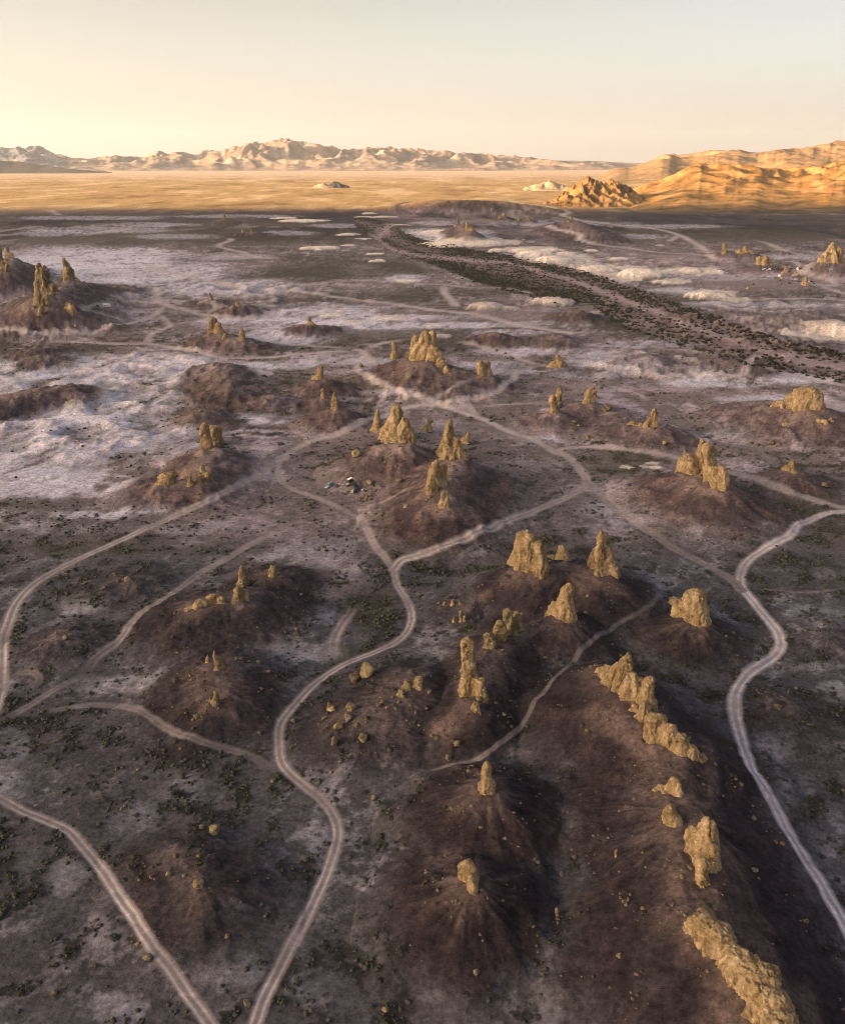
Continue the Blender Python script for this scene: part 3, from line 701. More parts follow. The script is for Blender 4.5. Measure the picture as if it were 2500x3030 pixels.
# ------------------------------------------------------------------ mountains and hills
def mountain(name, sky, yf, yc, yb, nx, ny, rough, freq, colf, seed, prof=1.0, ext=0.12, mat='far', sub=0.0):
    """a range whose crest line follows measured elevations; yf front foot, yc crest, yb back foot (metres from the drone)"""
    T, E = zip(*[pslope(a, b) for a, b in sky])
    T, E = np.array(T), np.array(E)
    w = T[-1] - T[0]
    t = np.linspace(T[0] - ext * w, T[-1] + ext * w, nx)
    e = np.interp(t, T, E)
    s = np.linspace(0, 1, ny)
    sc = (yc - yf) / (yb - yf)
    y1 = yf + (yb - yf) * s
    TT, SS = np.meshgrid(t, s)
    YY = np.repeat(y1[:, None], nx, 1)
    XX = TT * YY
    up = np.clip(SS / sc, 0, 1); dn = np.clip((1 - SS) / (1 - sc), 0, 1)
    pr = np.where(SS < sc, up ** prof, dn ** 0.8)
    x, y = XX.ravel() / freq, YY.ravel() / freq
    wx, wy = 0.35 * fbm2(x * .7, y * .7, seed + 50, 3), 0.35 * fbm2(x * .7 + 9, y * .7, seed + 60, 3)
    rg = ridged2(x + wx, y * 0.8 + wy, seed, 6, 0.52).reshape(ny, nx)
    hc = np.maximum(CAMH + e * yc, 1.0)[None, :]
    z = hc * pr * (1 - rough + rough * 1.7 * rg) + hc * 0.07 * fbm2(x * 5, y * 5, seed + 9, 4).reshape(ny, nx) * up
    lim = np.maximum(CAMH + e[None, :] * YY, 0.5)
    k = (lim / np.maximum(z, 0.5)).min(0)
    k = np.clip(k, 0, 3)
    kk = np.convolve(np.pad(k, 4, 'edge'), np.ones(9) / 9, 'valid')
    k = 0.5 * k + 0.5 * kk
    z = z * k[None, :]
    edge = np.clip((T[0] - t) / (ext * w + 1e-9), 0, 1) + np.clip((t - T[-1]) / (ext * w + 1e-9), 0, 1)
    z = z * (1 - sstep(0.2, 1, edge))[None, :]
    z = z - 6.0 - 8 * (1 - np.clip(up * 8, 0, 1)) - 8 * (1 - np.clip(dn * 8, 0, 1))
    gy, gx = np.gradient(z, y1, axis=0), np.gradient(z, axis=1) / np.maximum(np.gradient(XX, axis=1), 1e-6)
    slope = np.hypot(gx, gy)
    c = colf(XX.ravel(), YY.ravel(), z.ravel(), slope.ravel(), rg.ravel())
    ii = np.arange(nx * ny).reshape(ny, nx)
    f = np.stack([ii[:-1, :-1], ii[:-1, 1:], ii[1:, 1:], ii[1:, :-1]], -1).reshape(-1, 4)
    return link(name, mesh_np(name, np.stack([XX.ravel(), YY.ravel(), z.ravel()], 1), f, M[mat], True, c), kind='structure')

def col_far(x, y, z, s, rg):
    c = np.tile(np.array([[0.25, 0.19, 0.16]]), (len(x), 1))
    c = mixc(c, (0.16, 0.11, 0.09), sstep(0.3, 0.8, s))
    c = mixc(c, (0.31, 0.245, 0.205), sstep(0, 1, fbm2(x / 900, y / 900, 4, 4) * 2))
    return mixc(c, (0.10, 0.115, 0.15), 0.9 * sstep(-0.375, -0.41, x / y + 0.01 * fbm2(x / 500, y / 500, 14, 3)))  # blue haze and shade put into the far-left rock colour
def col_mid(x, y, z, s, rg):
    c = np.tile(np.array([[0.26, 0.165, 0.085]]), (len(x), 1))
    c = mixc(c, (0.24, 0.15, 0.075), sstep(0.25, 0.6, s))
    return mixc(c, (0.31, 0.21, 0.115), sstep(0, 1, fbm2(x / 300, y / 300, 5, 4) * 2))
def col_near(x, y, z, s, rg):
    n = fbm2(x / 110, y / 110, 6, 5)
    c = np.tile(np.array([[0.28, 0.15, 0.052]]), (len(x), 1))
    c = mixc(c, (0.35, 0.205, 0.085), sstep(0.0, 0.4, n + 0.2 * s))
    c = mixc(c, (0.12, 0.08, 0.028), sstep(0.05, 0.45, -n + 0.2 * fbm2(x / 25, y / 25, 16, 3)))
    return mixc(c, (0.06, 0.05, 0.042), sstep(30, 0, z) * sstep(3200, 2500, y))
def col_rock(x, y, z, s, rg):
    c = np.tile(np.array([[0.20, 0.118, 0.052]]), (len(x), 1))
    return mixc(c, (0.11, 0.07, 0.035), sstep(0.1, 0.5, fbm2(x / 18, y / 18, 7, 4)))
def col_dark(x, y, z, s, rg):
    return np.tile(np.array([[0.07, 0.06, 0.06]]), (len(x), 1))
def col_pale(x, y, z, s, rg):
    return np.tile(np.array([[0.36, 0.27, 0.19]]), (len(x), 1))

mountain('mountain_range', [(-150, 440), (0, 436), (22, 438), (54, 434), (72, 435), (108, 430), (126, 434), (158, 452), (180, 456), (202, 463), (230, 467), (266, 468), (306, 463), (342, 458), (378, 463), (401, 461), (421, 464), (443, 452), (464, 445), (482, 448), (500, 457), (515, 449), (540, 447), (565, 455), (576, 457), (605, 445), (629, 441), (658, 447), (690, 430), (712, 433), (744, 418), (773, 423), (802, 418), (816, 414), (834, 406), (852, 408), (863, 413), (899, 418), (917, 424), (946, 425), (960, 430), (982, 431), (1014, 441), (1043, 439), (1057, 441), (1086, 434), (1115, 436), (1158, 434), (1183, 439), (1219, 437), (1258, 441), (1286, 446), (1324, 445), (1340, 450), (1418, 452), (1472, 458), (1530, 461), (1589, 467), (1639, 473), (1686, 477), (1744, 475), (1822, 480), (1900, 482)],
         14500, 18000, 21500, 520, 160, 0.85, 1150, col_far, 300, prof=0.85)
mountain('far_plateau', [(1560, 474), (1639, 474), (1744, 475), (1822, 479), (1900, 482), (2100, 482), (2400, 480)], 17000, 23000, 27000, 120, 40, 0.1, 4000, col_far, 333)
mountain('foothill', [(-200, 470), (0, 474), (60, 477), (130, 488), (200, 497), (290, 505)], 11500, 12600, 13600, 120, 50, 0.3, 900, col_dark, 340)  # dark colour stands in for cloud shade on this hill
mountain('mountain', [(1860, 494), (1887, 488), (1925, 473), (1959, 456), (1989, 452), (2007, 457), (2052, 452), (2090, 444), (2112, 442), (2150, 443), (2187, 440), (2217, 448), (2243, 450), (2318, 438), (2374, 436), (2449, 422), (2479, 414), (2500, 415), (2620, 408), (2760, 420)],
         6200, 9000, 12000, 260, 130, 0.45, 1500, col_mid, 360)
mountain('hill', [(1600, 606), (1700, 590), (1800, 570), (1887, 546), (1944, 531), (1992, 512), (2030, 492), (2060, 482), (2078, 477), (2097, 482), (2168, 480), (2224, 486), (2269, 494), (2337, 492), (2412, 486), (2500, 471), (2700, 455), (2850, 470)],
         2450, 4000, 5600, 330, 180, 0.34, 400, col_near, 380, prof=1.25, mat='far')
mountain('rocky_outcrop', [(1625, 588), (1655, 572), (1686, 548), (1713, 532), (1728, 524), (1740, 514), (1750, 520), (1760, 527), (1787, 536), (1797, 530), (1807, 524), (1830, 534), (1861, 546), (1890, 570)],
         3000, 3250, 3480, 150, 90, 0.60, 62, col_rock, 400, prof=0.9)
mountain('butte', [(972, 545), (980, 540), (988, 534), (994, 533), (1004, 538), (1016, 542), (1030, 546)], 5180, 5250, 5320, 40, 24, 0.4, 50, col_dark, 410)
mountain('low_hill', [(930, 546), (945, 541), (958, 538), (970, 543), (984, 546)], 5150, 5230, 5310, 30, 20, 0.3, 60, col_pale, 420)
mountain('low_hill', [(1560, 548), (1590, 541), (1608, 536), (1626, 531), (1645, 537), (1670, 545), (1690, 549)], 4700, 4850, 5000, 50, 30, 0.5, 90, col_pale, 430)

# the range behind the drone whose shadow lies over the pinnacles
def shadow_range():
    yr, x0, x1 = -6650.0, -32000.0, 2000.0
    hc = (3040.0 - yr) / SUN_H[1] * math.tan(SUN_EL)
    nx, ny = 240, 41
    xs = np.linspace(x0, x1, nx); s = np.linspace(-1, 1, ny)
    XX, SS = np.meshgrid(xs, s)
    YY = yr + SS * 4200
    n = fbm2(XX.ravel() / 900, YY.ravel() / 900, 500, 5).reshape(ny, nx)
    crest = hc + 14 * pn2(xs / 500, xs * 0, 510) - 8
    z = crest[None, :] * (1 - np.abs(SS)) ** 1.1 * (1 + 0.25 * n * np.clip(np.abs(SS) * 3, 0, 1))
    z = z * (sstep(0, 1500, xs - x0) * sstep(0, 2500, x1 - xs))[None, :] - 6
    ii = np.arange(nx * ny).reshape(ny, nx)
    f = np.stack([ii[:-1, :-1], ii[:-1, 1:], ii[1:, 1:], ii[1:, :-1]], -1).reshape(-1, 4)
    c = np.tile(np.array([[0.2, 0.145, 0.10]]), (nx * ny, 1))
    link('mountain_range', mesh_np('mountain_range_west', np.stack([XX.ravel(), YY.ravel(), z.ravel()], 1), f, M['far'], True, c), kind='structure')
    return hc
RANGE_H = shadow_range()

# ------------------------------------------------------------------ tufa pinnacles
def rot2(v, a):
    c, s = math.cos(a), math.sin(a)
    return np.array([v[0] * c - v[1] * s, v[0] * s + v[1] * c])

_tmp_me = bpy.data.meshes.new('tmp'); _tmp_ob = bpy.data.objects.new('tmp', _tmp_me); COL.objects.link(_tmp_ob)
_rm = _tmp_ob.modifiers.new('r', 'REMESH'); _rm.mode = 'VOXEL'

def lobe_geo(c, top, rb, tf, depth, yaw, seed, nseg=16, nring=11):
    """a closed tapering column from c (ground) to top"""
    rs = np.random.default_rng(seed)
    h = max(top[2] - c[2], 0.4)
    sink = 0.22 * h + 0.5 * rb
    ax = np.array([(top[0] - c[0]) / h, (top[1] - c[1]) / h])
    zz = np.concatenate([[-sink], np.linspace(0, 1, nring - 1) ** 0.92 * h])
    V, ph = [], rs.uniform(0, 6.28, 6)
    for i, z in enumerate(zz):
        s = max(z / h, 0)
        r = rb * (tf + (1 - tf) * (1 - s) ** 0.95)
        cap = math.sqrt(max(1 - max((s - 0.82) / 0.18, 0) ** 2.2, 0.03))
        if z < 0: r *= 1.12
        r *= cap * (1 + 0.07 * math.sin(6.5 * s + ph[0]) + 0.04 * math.sin(13 * s + ph[1]))
        ox = 0.10 * rb * math.sin(5 * s + ph[2]); oy = 0.10 * rb * math.sin(4.3 * s + ph[3])
        for j in range(nseg):
            a = 2 * math.pi * j / nseg
            rr = r * (1 + 0.13 * math.sin(2 * a + ph[4] + 1.2 * s) + 0.09 * math.sin(3 * a + ph[5]))
            v = rot2(np.array([math.cos(a) * rr, math.sin(a) * rr * depth]), yaw)
            V.append((c[0] + ax[0] * z * (1 if z > 0 else 0) + v[0] + ox, c[1] + ax[1] * z * (1 if z > 0 else 0) + v[1] + oy, c[2] + z))
    Fc = []
    for i in range(nring - 1):
        for j in range(nseg):
            a, b = i * nseg + j, i * nseg + (j + 1) % nseg
            Fc.append((a, b, b + nseg, a + nseg))
    Fc.append(tuple(range(nseg))[::-1]); Fc.append(tuple((nring - 1) * nseg + j for j in range(nseg)))
    return V, Fc

def remeshed(V, Fc, vox):
    global _tmp_me
    me = bpy.data.meshes.new('soup'); me.from_pydata([tuple(v) for v in V], [], Fc)
    old = _tmp_ob.data; _tmp_ob.data = me; bpy.data.meshes.remove(old)
    _rm.voxel_size = vox
    dg = bpy.context.evaluated_depsgraph_get(); dg.update()
    out = bpy.data.meshes.new_from_object(_tmp_ob.evaluated_get(dg))
    n = len(out.vertices)
    co = np.empty(n * 3, np.float32); out.vertices.foreach_get('co', co)
    no = np.empty(n * 3, np.float32); out.vertices.foreach_get('normal', no)
    return out, co.reshape(-1, 3).astype(np.float64), no.reshape(-1, 3).astype(np.float64)

TUFA_AT = []
def tufas(label, lobes, group, **kw):
    for l in lobes: tufa(label, [l], group=group, **kw)

def tufa(label, lobes, mat='tufa', name='tufa_pinnacle', cat='rock pinnacle', rough=1.0, group=None, depth=0.85, seedo=0):
    V, Fc = [], []
    D0 = None; size = 0; foot = None; prev = None
    for i, l in enumerate(lobes):
        bx, by, tx, ty, w = l[:5]
        tf = l[5] if len(l) > 5 else 0.35
        dp = l[6] if len(l) > 6 else depth
        b = hit(bx, by)
        D = math.hypot(b[0], b[1]); S = math.sqrt(D * D + (CAMH - b[2]) ** 2)
        rb = 0.5 * w * S / F
        u = b[:2] / D
        c = b[:2] + u * rb * dp * 0.75
        d = pdir(tx, ty)
        k = np.dot(c, u) / np.dot(d[:2], u)
        top = d * k; top[2] += CAMH
        cz = min(b[2], float(ground_z(c[0], c[1])))
        cc = np.array([c[0], c[1], cz])
        lean = math.hypot(top[0] - c[0], top[1] - c[1]); hmax = max(top[2] - cz, 0.5)
        if lean > 0.8 * hmax:
            top[:2] = c + (top[:2] - c) * 0.8 * hmax / lean
        yaw = math.atan2(-u[0], u[1])
        if prev is not None:
            pc, pr, ph = prev
            gap = math.hypot(*(cc[:2] - pc[:2]))
            mid = (cc + pc) / 2
            mid[2] = min(cc[2], pc[2])
            br = max(gap * 0.62, 0.3 * min(rb, pr))
            tp = mid.copy(); tp[2] += 0.30 * min(hmax, ph)
            v, f = lobe_geo(mid, tp, br, 0.5, min(1.0, 0.8 * min(rb, pr) / br), math.atan2(*(cc[:2] - pc[:2])[::-1]), i + 5)
            n = len(V); V += v; Fc += [tuple(q + n for q in x) for x in f]
        prev = (cc, rb, hmax)
        v, f = lobe_geo(cc, top, rb, tf, dp, yaw, int(bx * 7 + by * 13 + i) % 99991)
        n = len(V)
        V += v; Fc += [tuple(q + n for q in x) for x in f]
        if D0 is None: D0 = S; foot = cc
        size = max(size, rb * 2, hmax)
    vox = max(D0 / F * 3.0, size / 42, 0.12)
    me, co, no = remeshed(V, Fc, vox)
    sd = int(lobes[0][0]) % 977 + seedo
    L = max(size * 0.22, 0.8)
    fl = co.copy(); fl[:, 2] *= 0.28
    tw = co + 0.35 * L * np.stack([fbm3(co / (L * 1.5), sd + 3 + q, 2) for q in (0, 5, 9)], 1)
    fl = tw.copy(); fl[:, 2] *= 0.30
    r1 = 1 - 2 * np.abs(fbm3(fl / (L * 0.95), sd + 30, 2))
    r2 = 1 - 2 * np.abs(fbm3(fl / (L * 0.42), sd + 40, 2))
    disp = 0.18 * fbm3(co / (L * 1.4), sd, 2) * L + 0.22 * L * (r1 - 0.55) + 0.10 * L * (r2 - 0.55)
    crack = np.abs(fbm3(fl / (L * 0.75), sd + 60, 2))
    disp -= 0.22 * L * (1 - sstep(0.0, 0.08, crack))
    ledge = np.abs(fbm3(tw * np.array([[.45, .45, 1.5]]) / (L * 0.8), sd + 70, 2))
    disp -= 0.09 * L * (1 - sstep(0.0, 0.08, ledge))
    pit = fbm3(co / (L * 0.30), sd + 80, 2)
    disp -= 0.11 * L * sstep(0.38, 0.6, pit)
    disp += 0.5 * vox * fbm3(co * np.array([[1, 1, .6]]) / (vox * 3.2), sd + 90, 2)
    co = co + no * (disp * rough)[:, None]
    co -= foot[None, :]
    me.vertices.foreach_set('co', co.astype(np.float32).ravel())
    me.name = name
    me.polygons.foreach_set('use_smooth', np.ones(len(me.polygons), bool))
    me.materials.clear(); me.materials.append(M[mat]); me.update()
    o = link(name, me, label=label, cat=cat, group=group, loc=tuple(foot))
    TUFA_AT.append((foot[0], foot[1], size))
    return o

T = tufa
T('long knobbly tan tufa wall running down the dark slope toward the gravel road', [(2082, 2790, 2080, 2700, 92, .6), (2110, 2825, 2128, 2738, 100, .6), (2150, 2868, 2172, 2800, 92, .55), (2195, 2925, 2215, 2838, 110, .6), (2240, 2985, 2268, 2880, 120, .65), (2272, 3040, 2288, 2930, 110, .6), (2300, 3110, 2315, 3010, 110, .6)], name='tufa_wall', cat='rock wall', rough=1.2)
T('tall tan tufa blade split by a dark crack, narrow foot, above the long wall', [(2082, 2580, 2093, 2415, 72, .5), (2052, 2530, 2047, 2445, 56, .5), (2076, 2622, 2078, 2540, 44, .5)])
T('small squat tan tufa lump with pale foot on the dark ridge', [(1986, 2448, 1985, 2380, 58, .5), (1978, 2430, 1975, 2400, 50, .5)], name='tufa_stump')
T('small tan tufa fin with a low tail at one side, uphill of the squat lump', [(1992, 2352, 1998, 2299, 52, .35), (1965, 2345, 1966, 2330, 44, .4), (1942, 2345, 1940, 2335, 26, .4)])
T('broad tan tufa fin with a notched top and pointed crest on the dark ridge', [(1822, 2036, 1856, 1928, 76, .25), (1785, 2008, 1802, 1968, 52, .5), (1866, 2078, 1882, 1990, 84, .4), (1906, 2106, 1926, 1998, 54, .45), (1902, 2138, 1906, 2075, 46, .5), (1842, 2052, 1856, 1955, 60, .45)], name='tufa_fin')
T('lumpy tan tufa wall stepping down to a thin end, below the notched fin', [(1938, 2190, 1940, 2112, 72, .6), (1972, 2210, 1978, 2140, 72, .5), (2005, 2228, 2012, 2170, 72, .5), (2036, 2240, 2040, 2205, 56, .5), (2070, 2252, 2066, 2230, 44, .5)], name='tufa_wall', cat='rock wall')
T('slender tan tufa spire with rounded tip and a sloping shoulder on the mound', [(1778, 1705, 1780, 1567, 52, .55), (1757, 1680, 1762, 1615, 48, .3), (1806, 1704, 1800, 1610, 52, .4)])
T('pointed tan tufa tooth standing alone below the two big pinnacles', [(1668, 1832, 1681, 1728, 66, .45), (1640, 1818, 1648, 1775, 50, .35)])
T('massive flat-topped tan tufa tower with a ragged wide base', [(1570, 1695, 1560, 1570, 92, .6), (1535, 1668, 1545, 1590, 66, .5), (1600, 1706, 1592, 1600, 56, .6)])
T('low brown tufa hump in the saddle between tower and slender spire', [(1668, 1658, 1660, 1613, 46, .4), (1640, 1655, 1640, 1640, 40, .4)], mat='tufa_dim', name='tufa_stump')
T('bulky rounded tan tufa block with a shoulder on a dark mound near the road bend', [(2060, 1846, 2060, 1746, 84, .7), (2025, 1828, 2028, 1768, 70, .6), (2000, 1798, 1998, 1768, 50, .5)])
T('tan tufa column of stacked lobes with a cracked lower half', [(1380, 1985, 1385, 1886, 46, .6), (1388, 2058, 1384, 1958, 58, .65), (1415, 2070, 1422, 2002, 46, .65), (1408, 2112, 1405, 2075, 34, .5)])
T('row of ragged brown tufa teeth beside the stacked column', [(1450, 1918, 1446, 1872, 48, .5), (1478, 1902, 1482, 1832, 48, .4), (1508, 1880, 1503, 1798, 40, .6), (1532, 1868, 1526, 1808, 38, .5)], mat='tufa_dim')
T('single pale tan tufa bottle shape with narrow neck on a dark mound', [(1440, 2354, 1440, 2300, 52, .6), (1440, 2338, 1439, 2254, 36, .55)])
T('lone lumpy yellowish tufa pillar with a foot of rubble on a dark mound', [(1386, 2612, 1385, 2543, 56, .6), (1398, 2645, 1396, 2590, 38, .5)])
T('great broad tan tufa pyramid with pitted face above the camp', [(1165, 1308, 1172, 1196, 82, .22), (1202, 1312, 1195, 1230, 58, .3), (1146, 1298, 1152, 1240, 46, .35), (1215, 1302, 1210, 1262, 34, .4)])
T('thin tan tufa spire leaning beside the great pitted pyramid', [(1118, 1282, 1116, 1203, 36, .25), (1107, 1278, 1107, 1248, 24, .3)])
T('tall sharp tan tufa horn with fluted skirt on the dark mound', [(1332, 1360, 1328, 1243, 66, .18), (1302, 1348, 1308, 1300, 38, .3), (1356, 1358, 1348, 1292, 44, .35)])
T('tufa blade with bright edge and shaded broad side, below the sharp horn', [(1286, 1448, 1290, 1358, 50, .4), (1306, 1442, 1308, 1372, 46, .5), (1280, 1462, 1274, 1402, 34, .5)], name='tufa_fin')
T('short rounded tan tufa stump at the foot of the bright-edged blade', [(1312, 1505, 1316, 1449, 38, .55)], name='tufa_stump')
T('small tan tufa finger on a brown block behind the sharp horn', [(1381, 1315, 1386, 1274, 15, .6), (1376, 1313, 1374, 1290, 28, .5)], mat='tufa_dim')
T('small dark brown tufa tooth in the shade between pyramid and horn', [(1268, 1278, 1262, 1240, 30, .2), (1250, 1276, 1250, 1262, 20, .4)], mat='tufa_dim')  # darker rock colour stands for the shade on this tooth
T('huge fluted tan tufa castle with twin peaks and a stepped shoulder ridge', [(1252, 1064, 1256, 980, 74, .3), (1228, 1046, 1232, 990, 40, .4), (1276, 1040, 1279, 975, 34, .5), (1288, 1075, 1280, 1020, 54, .3), (1308, 1090, 1303, 1058, 36, .35), (1324, 1104, 1320, 1084, 22, .4)])
T('pointed tan tufa sentinel next to the huge fluted castle', [(1168, 1064, 1165, 1004, 28, .25), (1180, 1056, 1178, 1036, 20, .4)])
T('blocky tan tufa stump with a shaded side on its own mound past the castle', [(1424, 1112, 1423, 1066, 34, .6), (1441, 1108, 1440, 1068, 34, .6)], name='tufa_stump')
T('stubby tan tufa thumb with a low shoulder on a brown mound', [(947, 1121, 947, 1080, 27, .5), (931, 1123, 933, 1107, 22, .4)])
T('small thin tan tufa peg between the stubby thumb and the needle', [(955, 1180, 955, 1146, 14, .6)])
T('slim tapering tan tufa needle on a rubbly mound', [(993, 1213, 991, 1148, 27, .25)])
T('tan tufa knob crowning a pale gravel hill', [(1650, 1087, 1652, 1049, 30, .35), (1634, 1088, 1637, 1066, 30, .4), (1670, 1085, 1664, 1066, 22, .4)], name='tufa_stump')
T('crooked tan tufa hook with a leaning head on a low mound', [(1638, 1223, 1636, 1166, 31, .55), (1648, 1192, 1656, 1141, 26, .4)])
T('slanting tan tufa shark-fin on a low bushy mound', [(1738, 1193, 1750, 1141, 34, .3), (1756, 1182, 1757, 1152, 30, .5)])
T('tan tufa chimney at the end of a low jagged rib', [(1936, 1264, 1935, 1204, 29, .45), (1916, 1264, 1918, 1236, 30, .3), (1896, 1262, 1896, 1249, 26, .4), (1872, 1258, 1870, 1246, 30, .4)])
T('big craggy tan tufa crag with a gap between its tall and short blocks', [(2046, 1402, 2042, 1340, 84, .5), (2076, 1398, 2077, 1294, 42, .45), (2096, 1412, 2098, 1307, 44, .6), (2110, 1432, 2106, 1378, 50, .6), (2131, 1452, 2134, 1376, 44, .7), (2026, 1388, 2028, 1350, 46, .5)])
T('small tan tufa cone on a dark mound beside the junction road', [(2344, 1400, 2343, 1360, 27, .35), (2326, 1392, 2330, 1376, 30, .4)], name='tufa_stump')
T('long massive tan tufa crag with a sloping tail at one end', [(2385, 1210, 2385, 1144, 72, .7), (2415, 1212, 2416, 1156, 40, .8), (2342, 1207, 2345, 1164, 66, .5), (2306, 1205, 2310, 1184, 46, .4)])
T('tiny tan tufa nub on a pale slope below the long crag', [(2323, 1258, 2323, 1246, 18, .5)], name='tufa_stump')
tufas('low tan tufa lump behind the long crag', [(2433, 1252, 2431, 1240, 32, .6), (2458, 1250, 2458, 1234, 14, .6)], 'low lumps by the long crag', name='tufa_stump')
T('upright tan tufa slab with a brown back block on a dark cone', [(613, 1330, 607, 1250, 36, .75), (638, 1320, 637, 1256, 46, .8)])
T('low cavernous yellow tufa block below the upright slab', [(495, 1436, 497, 1397, 54, .7), (475, 1432, 478, 1405, 26, .6)], name='tufa_stump')
T('broken tan tufa arch with thin legs next to the cavernous block', [(563, 1439, 562, 1400, 18, .7), (588, 1432, 590, 1395, 22, .6), (602, 1412, 600, 1372, 22, .5), (618, 1420, 616, 1395, 20, .5)])
T('ragged double-topped tan tufa lump on a brown hill by the track', [(634, 984, 628, 937, 34, .45), (650, 986, 648, 952, 30, .5)])
T('small tan tufa post standing by the bend of the track', [(717, 1010, 717, 970, 18, .65)])
T('tiny tan tufa knob beside the ragged double top', [(666, 1004, 666, 984, 16, .6)], name='tufa_stump')
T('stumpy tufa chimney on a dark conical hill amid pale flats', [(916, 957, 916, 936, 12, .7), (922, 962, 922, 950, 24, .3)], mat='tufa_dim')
T('small brown tufa peak on a low hill north of the track', [(623, 888, 622, 865, 20, .25)], mat='tufa_dim')
T('small brown tufa tip on a dark hill next to the track', [(703, 908, 702, 888, 17, .3)], mat='tufa_dim')
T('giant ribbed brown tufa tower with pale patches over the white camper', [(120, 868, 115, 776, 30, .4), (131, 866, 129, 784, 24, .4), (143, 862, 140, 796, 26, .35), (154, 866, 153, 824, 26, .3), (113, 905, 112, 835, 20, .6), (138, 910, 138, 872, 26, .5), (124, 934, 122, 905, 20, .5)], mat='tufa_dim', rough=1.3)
T('leaning dark tufa horn behind the giant ribbed tower', [(206, 828, 190, 762, 36, .25), (196, 826, 192, 800, 24, .5)], mat='tufa_dim')
T('crown of yellow tufa spikes on the slope below the giant tower', [(201, 920, 197, 892, 16, .3), (209, 924, 208, 888, 16, .3), (217, 928, 216, 898, 18, .4)])
T('dark massive tufa tower on the next hill from the giant ribbed one', [(3, 800, -6, 726, 40, .5), (16, 806, 14, 770, 24, .5)], mat='tufa_dim', rough=1.3)
T('small dark tufa stub behind the dark massive tower', [(28, 764, 20, 727, 19, .4), (38, 764, 37, 748, 12, .5)], mat='tufa_dim')
T('thin yellow tufa finger beside the white camper', [(343, 908, 343, 887, 6, .7)])
T('tiny white tufa cone below the spiked crown', [(224, 967, 223, 957, 11, .3)], name='tufa_stump')
T('knobbed tan tufa column with a wider second block at its base', [(719, 1732, 718, 1672, 34, .3), (706, 1780, 707, 1735, 40, .55), (728, 1775, 726, 1745, 28, .5)])
T('small round brown tufa bump up the slope from the knobbed column', [(808, 1708, 806, 1672, 30, .55)], mat='tufa_dim', name='tufa_stump')
T('long low yellow-tan tufa outcrop lying along the slope', [(565, 1806, 572, 1790, 34, .5), (592, 1798, 594, 1772, 42, .6), (625, 1790, 628, 1757, 44, .6), (655, 1788, 652, 1764, 28, .6)], name='tufa_outcrop')
T('thin twin-bladed yellow tufa spike with rubble skirt', [(644, 1984, 634, 1917, 19, .3), (656, 1980, 650, 1938, 26, .3)])
T('tiny yellow tufa fin beside the twin-bladed spike', [(614, 1962, 615, 1933, 14, .35)], name='tufa_stump')
T('dim brown tufa stub downhill of the twin-bladed spike', [(640, 2088, 638, 2042, 24, .45), (622, 2078, 622, 2062, 14, .5)], mat='tufa_dim', name='tufa_stump')
T('thin upright tan tufa spike among boulders inside the road loop', [(974, 2102, 973, 2072, 14, .35), (984, 2104, 986, 2088, 16, .5)], name='tufa_stump')
T('craggy brown tufa outcrop topping the rubbly hill', [(1235, 2038, 1240, 1998, 44, .4), (1205, 2040, 1205, 2012, 34, .5), (1185, 2062, 1186, 2040, 26, .5)], mat='tufa_dim', name='tufa_outcrop')
tufas('small tan tufa peg in the cluster beside the row of teeth', [(1363, 1840, 1364, 1806, 18, .45), (1345, 1842, 1345, 1824, 18, .5), (1375, 1838, 1374, 1818, 12, .5)], 'pegs below the row of teeth', name='tufa_outcrop')
tufas('tiny tan tufa peg uphill from the peg cluster', [(1339, 1792, 1340, 1772, 14, .5), (1314, 1792, 1314, 1778, 11, .5), (1361, 1790, 1361, 1776, 11, .5)], 'pegs uphill of the cluster', name='tufa_outcrop')
T('short tan tufa needle at the gully edge with white stones', [(1647, 2712, 1648, 2682, 14, .4)], name='tufa_stump')
T('little upright tan tufa peg on the dark slope west of the tall blade', [(1821, 2536, 1822, 2512, 10, .6)], name='tufa_stump')
T('sharp tan tufa cone near the far campers', [(2142, 748, 2142, 714, 19, .2)])
T('low tan tufa rib with a knob beside the sharp far cone', [(2205, 748, 2205, 725, 20, .4), (2186, 750, 2186, 736, 24, .4), (2222, 752, 2220, 740, 18, .4)])
T('broken-topped tan tufa block beyond the row of parked cars', [(2246, 784, 2244, 757, 18, .6), (2262, 786, 2260, 755, 22, .6), (2278, 786, 2276, 762, 16, .5)])
T('great slanting tan tufa peak on the hill past the campground', [(2450, 772, 2462, 714, 30, .25), (2435, 776, 2444, 745, 34, .3), (2466, 778, 2468, 740, 26, .4)])
T('stout tan tufa horn next to the great slanting peak', [(2482, 776, 2484, 729, 22, .4)])
T('tiny tan tufa cone in the middle of the row of parked cars', [(2323, 806, 2325, 784, 17, .15)], name='tufa_stump')
T('pale smooth tufa cone between cars on the track', [(2382, 845, 2383, 817, 19, .35)], name='tufa_stump')
T('small tan lump of tufa at the hairpin of the camp road', [(2352, 817, 2351, 804, 17, .3)], name='tufa_stump')
T('little pale tufa tuft on the slope by the lone dark car', [(2211, 856, 2211, 845, 12, .4)], name='tufa_stump')
T('tiny tan tufa dot on the scrub plain behind the campground', [(2311, 745, 2311, 738, 7, .5)], name='tufa_stump')
T('slim dark tufa spire on a far brown hill by the wash', [(1355, 664, 1355, 636, 12, .2), (1348, 668, 1348, 656, 14, .3)], mat='tufa_dim')
T('dark spreading tufa peak in front of the slim far spire', [(1386, 684, 1378, 651, 16, .3), (1396, 684, 1394, 664, 22, .3)], mat='tufa_dim')
T('far dark tufa stick at the edge of the sunlit hill', [(1453, 624, 1453, 608, 7, .4)], mat='tufa_dim')
T('far low brown tufa clump between two valley tracks', [(1490, 644, 1490, 628, 15, .3), (1480, 646, 1479, 637, 12, .4)], mat='tufa_dim')
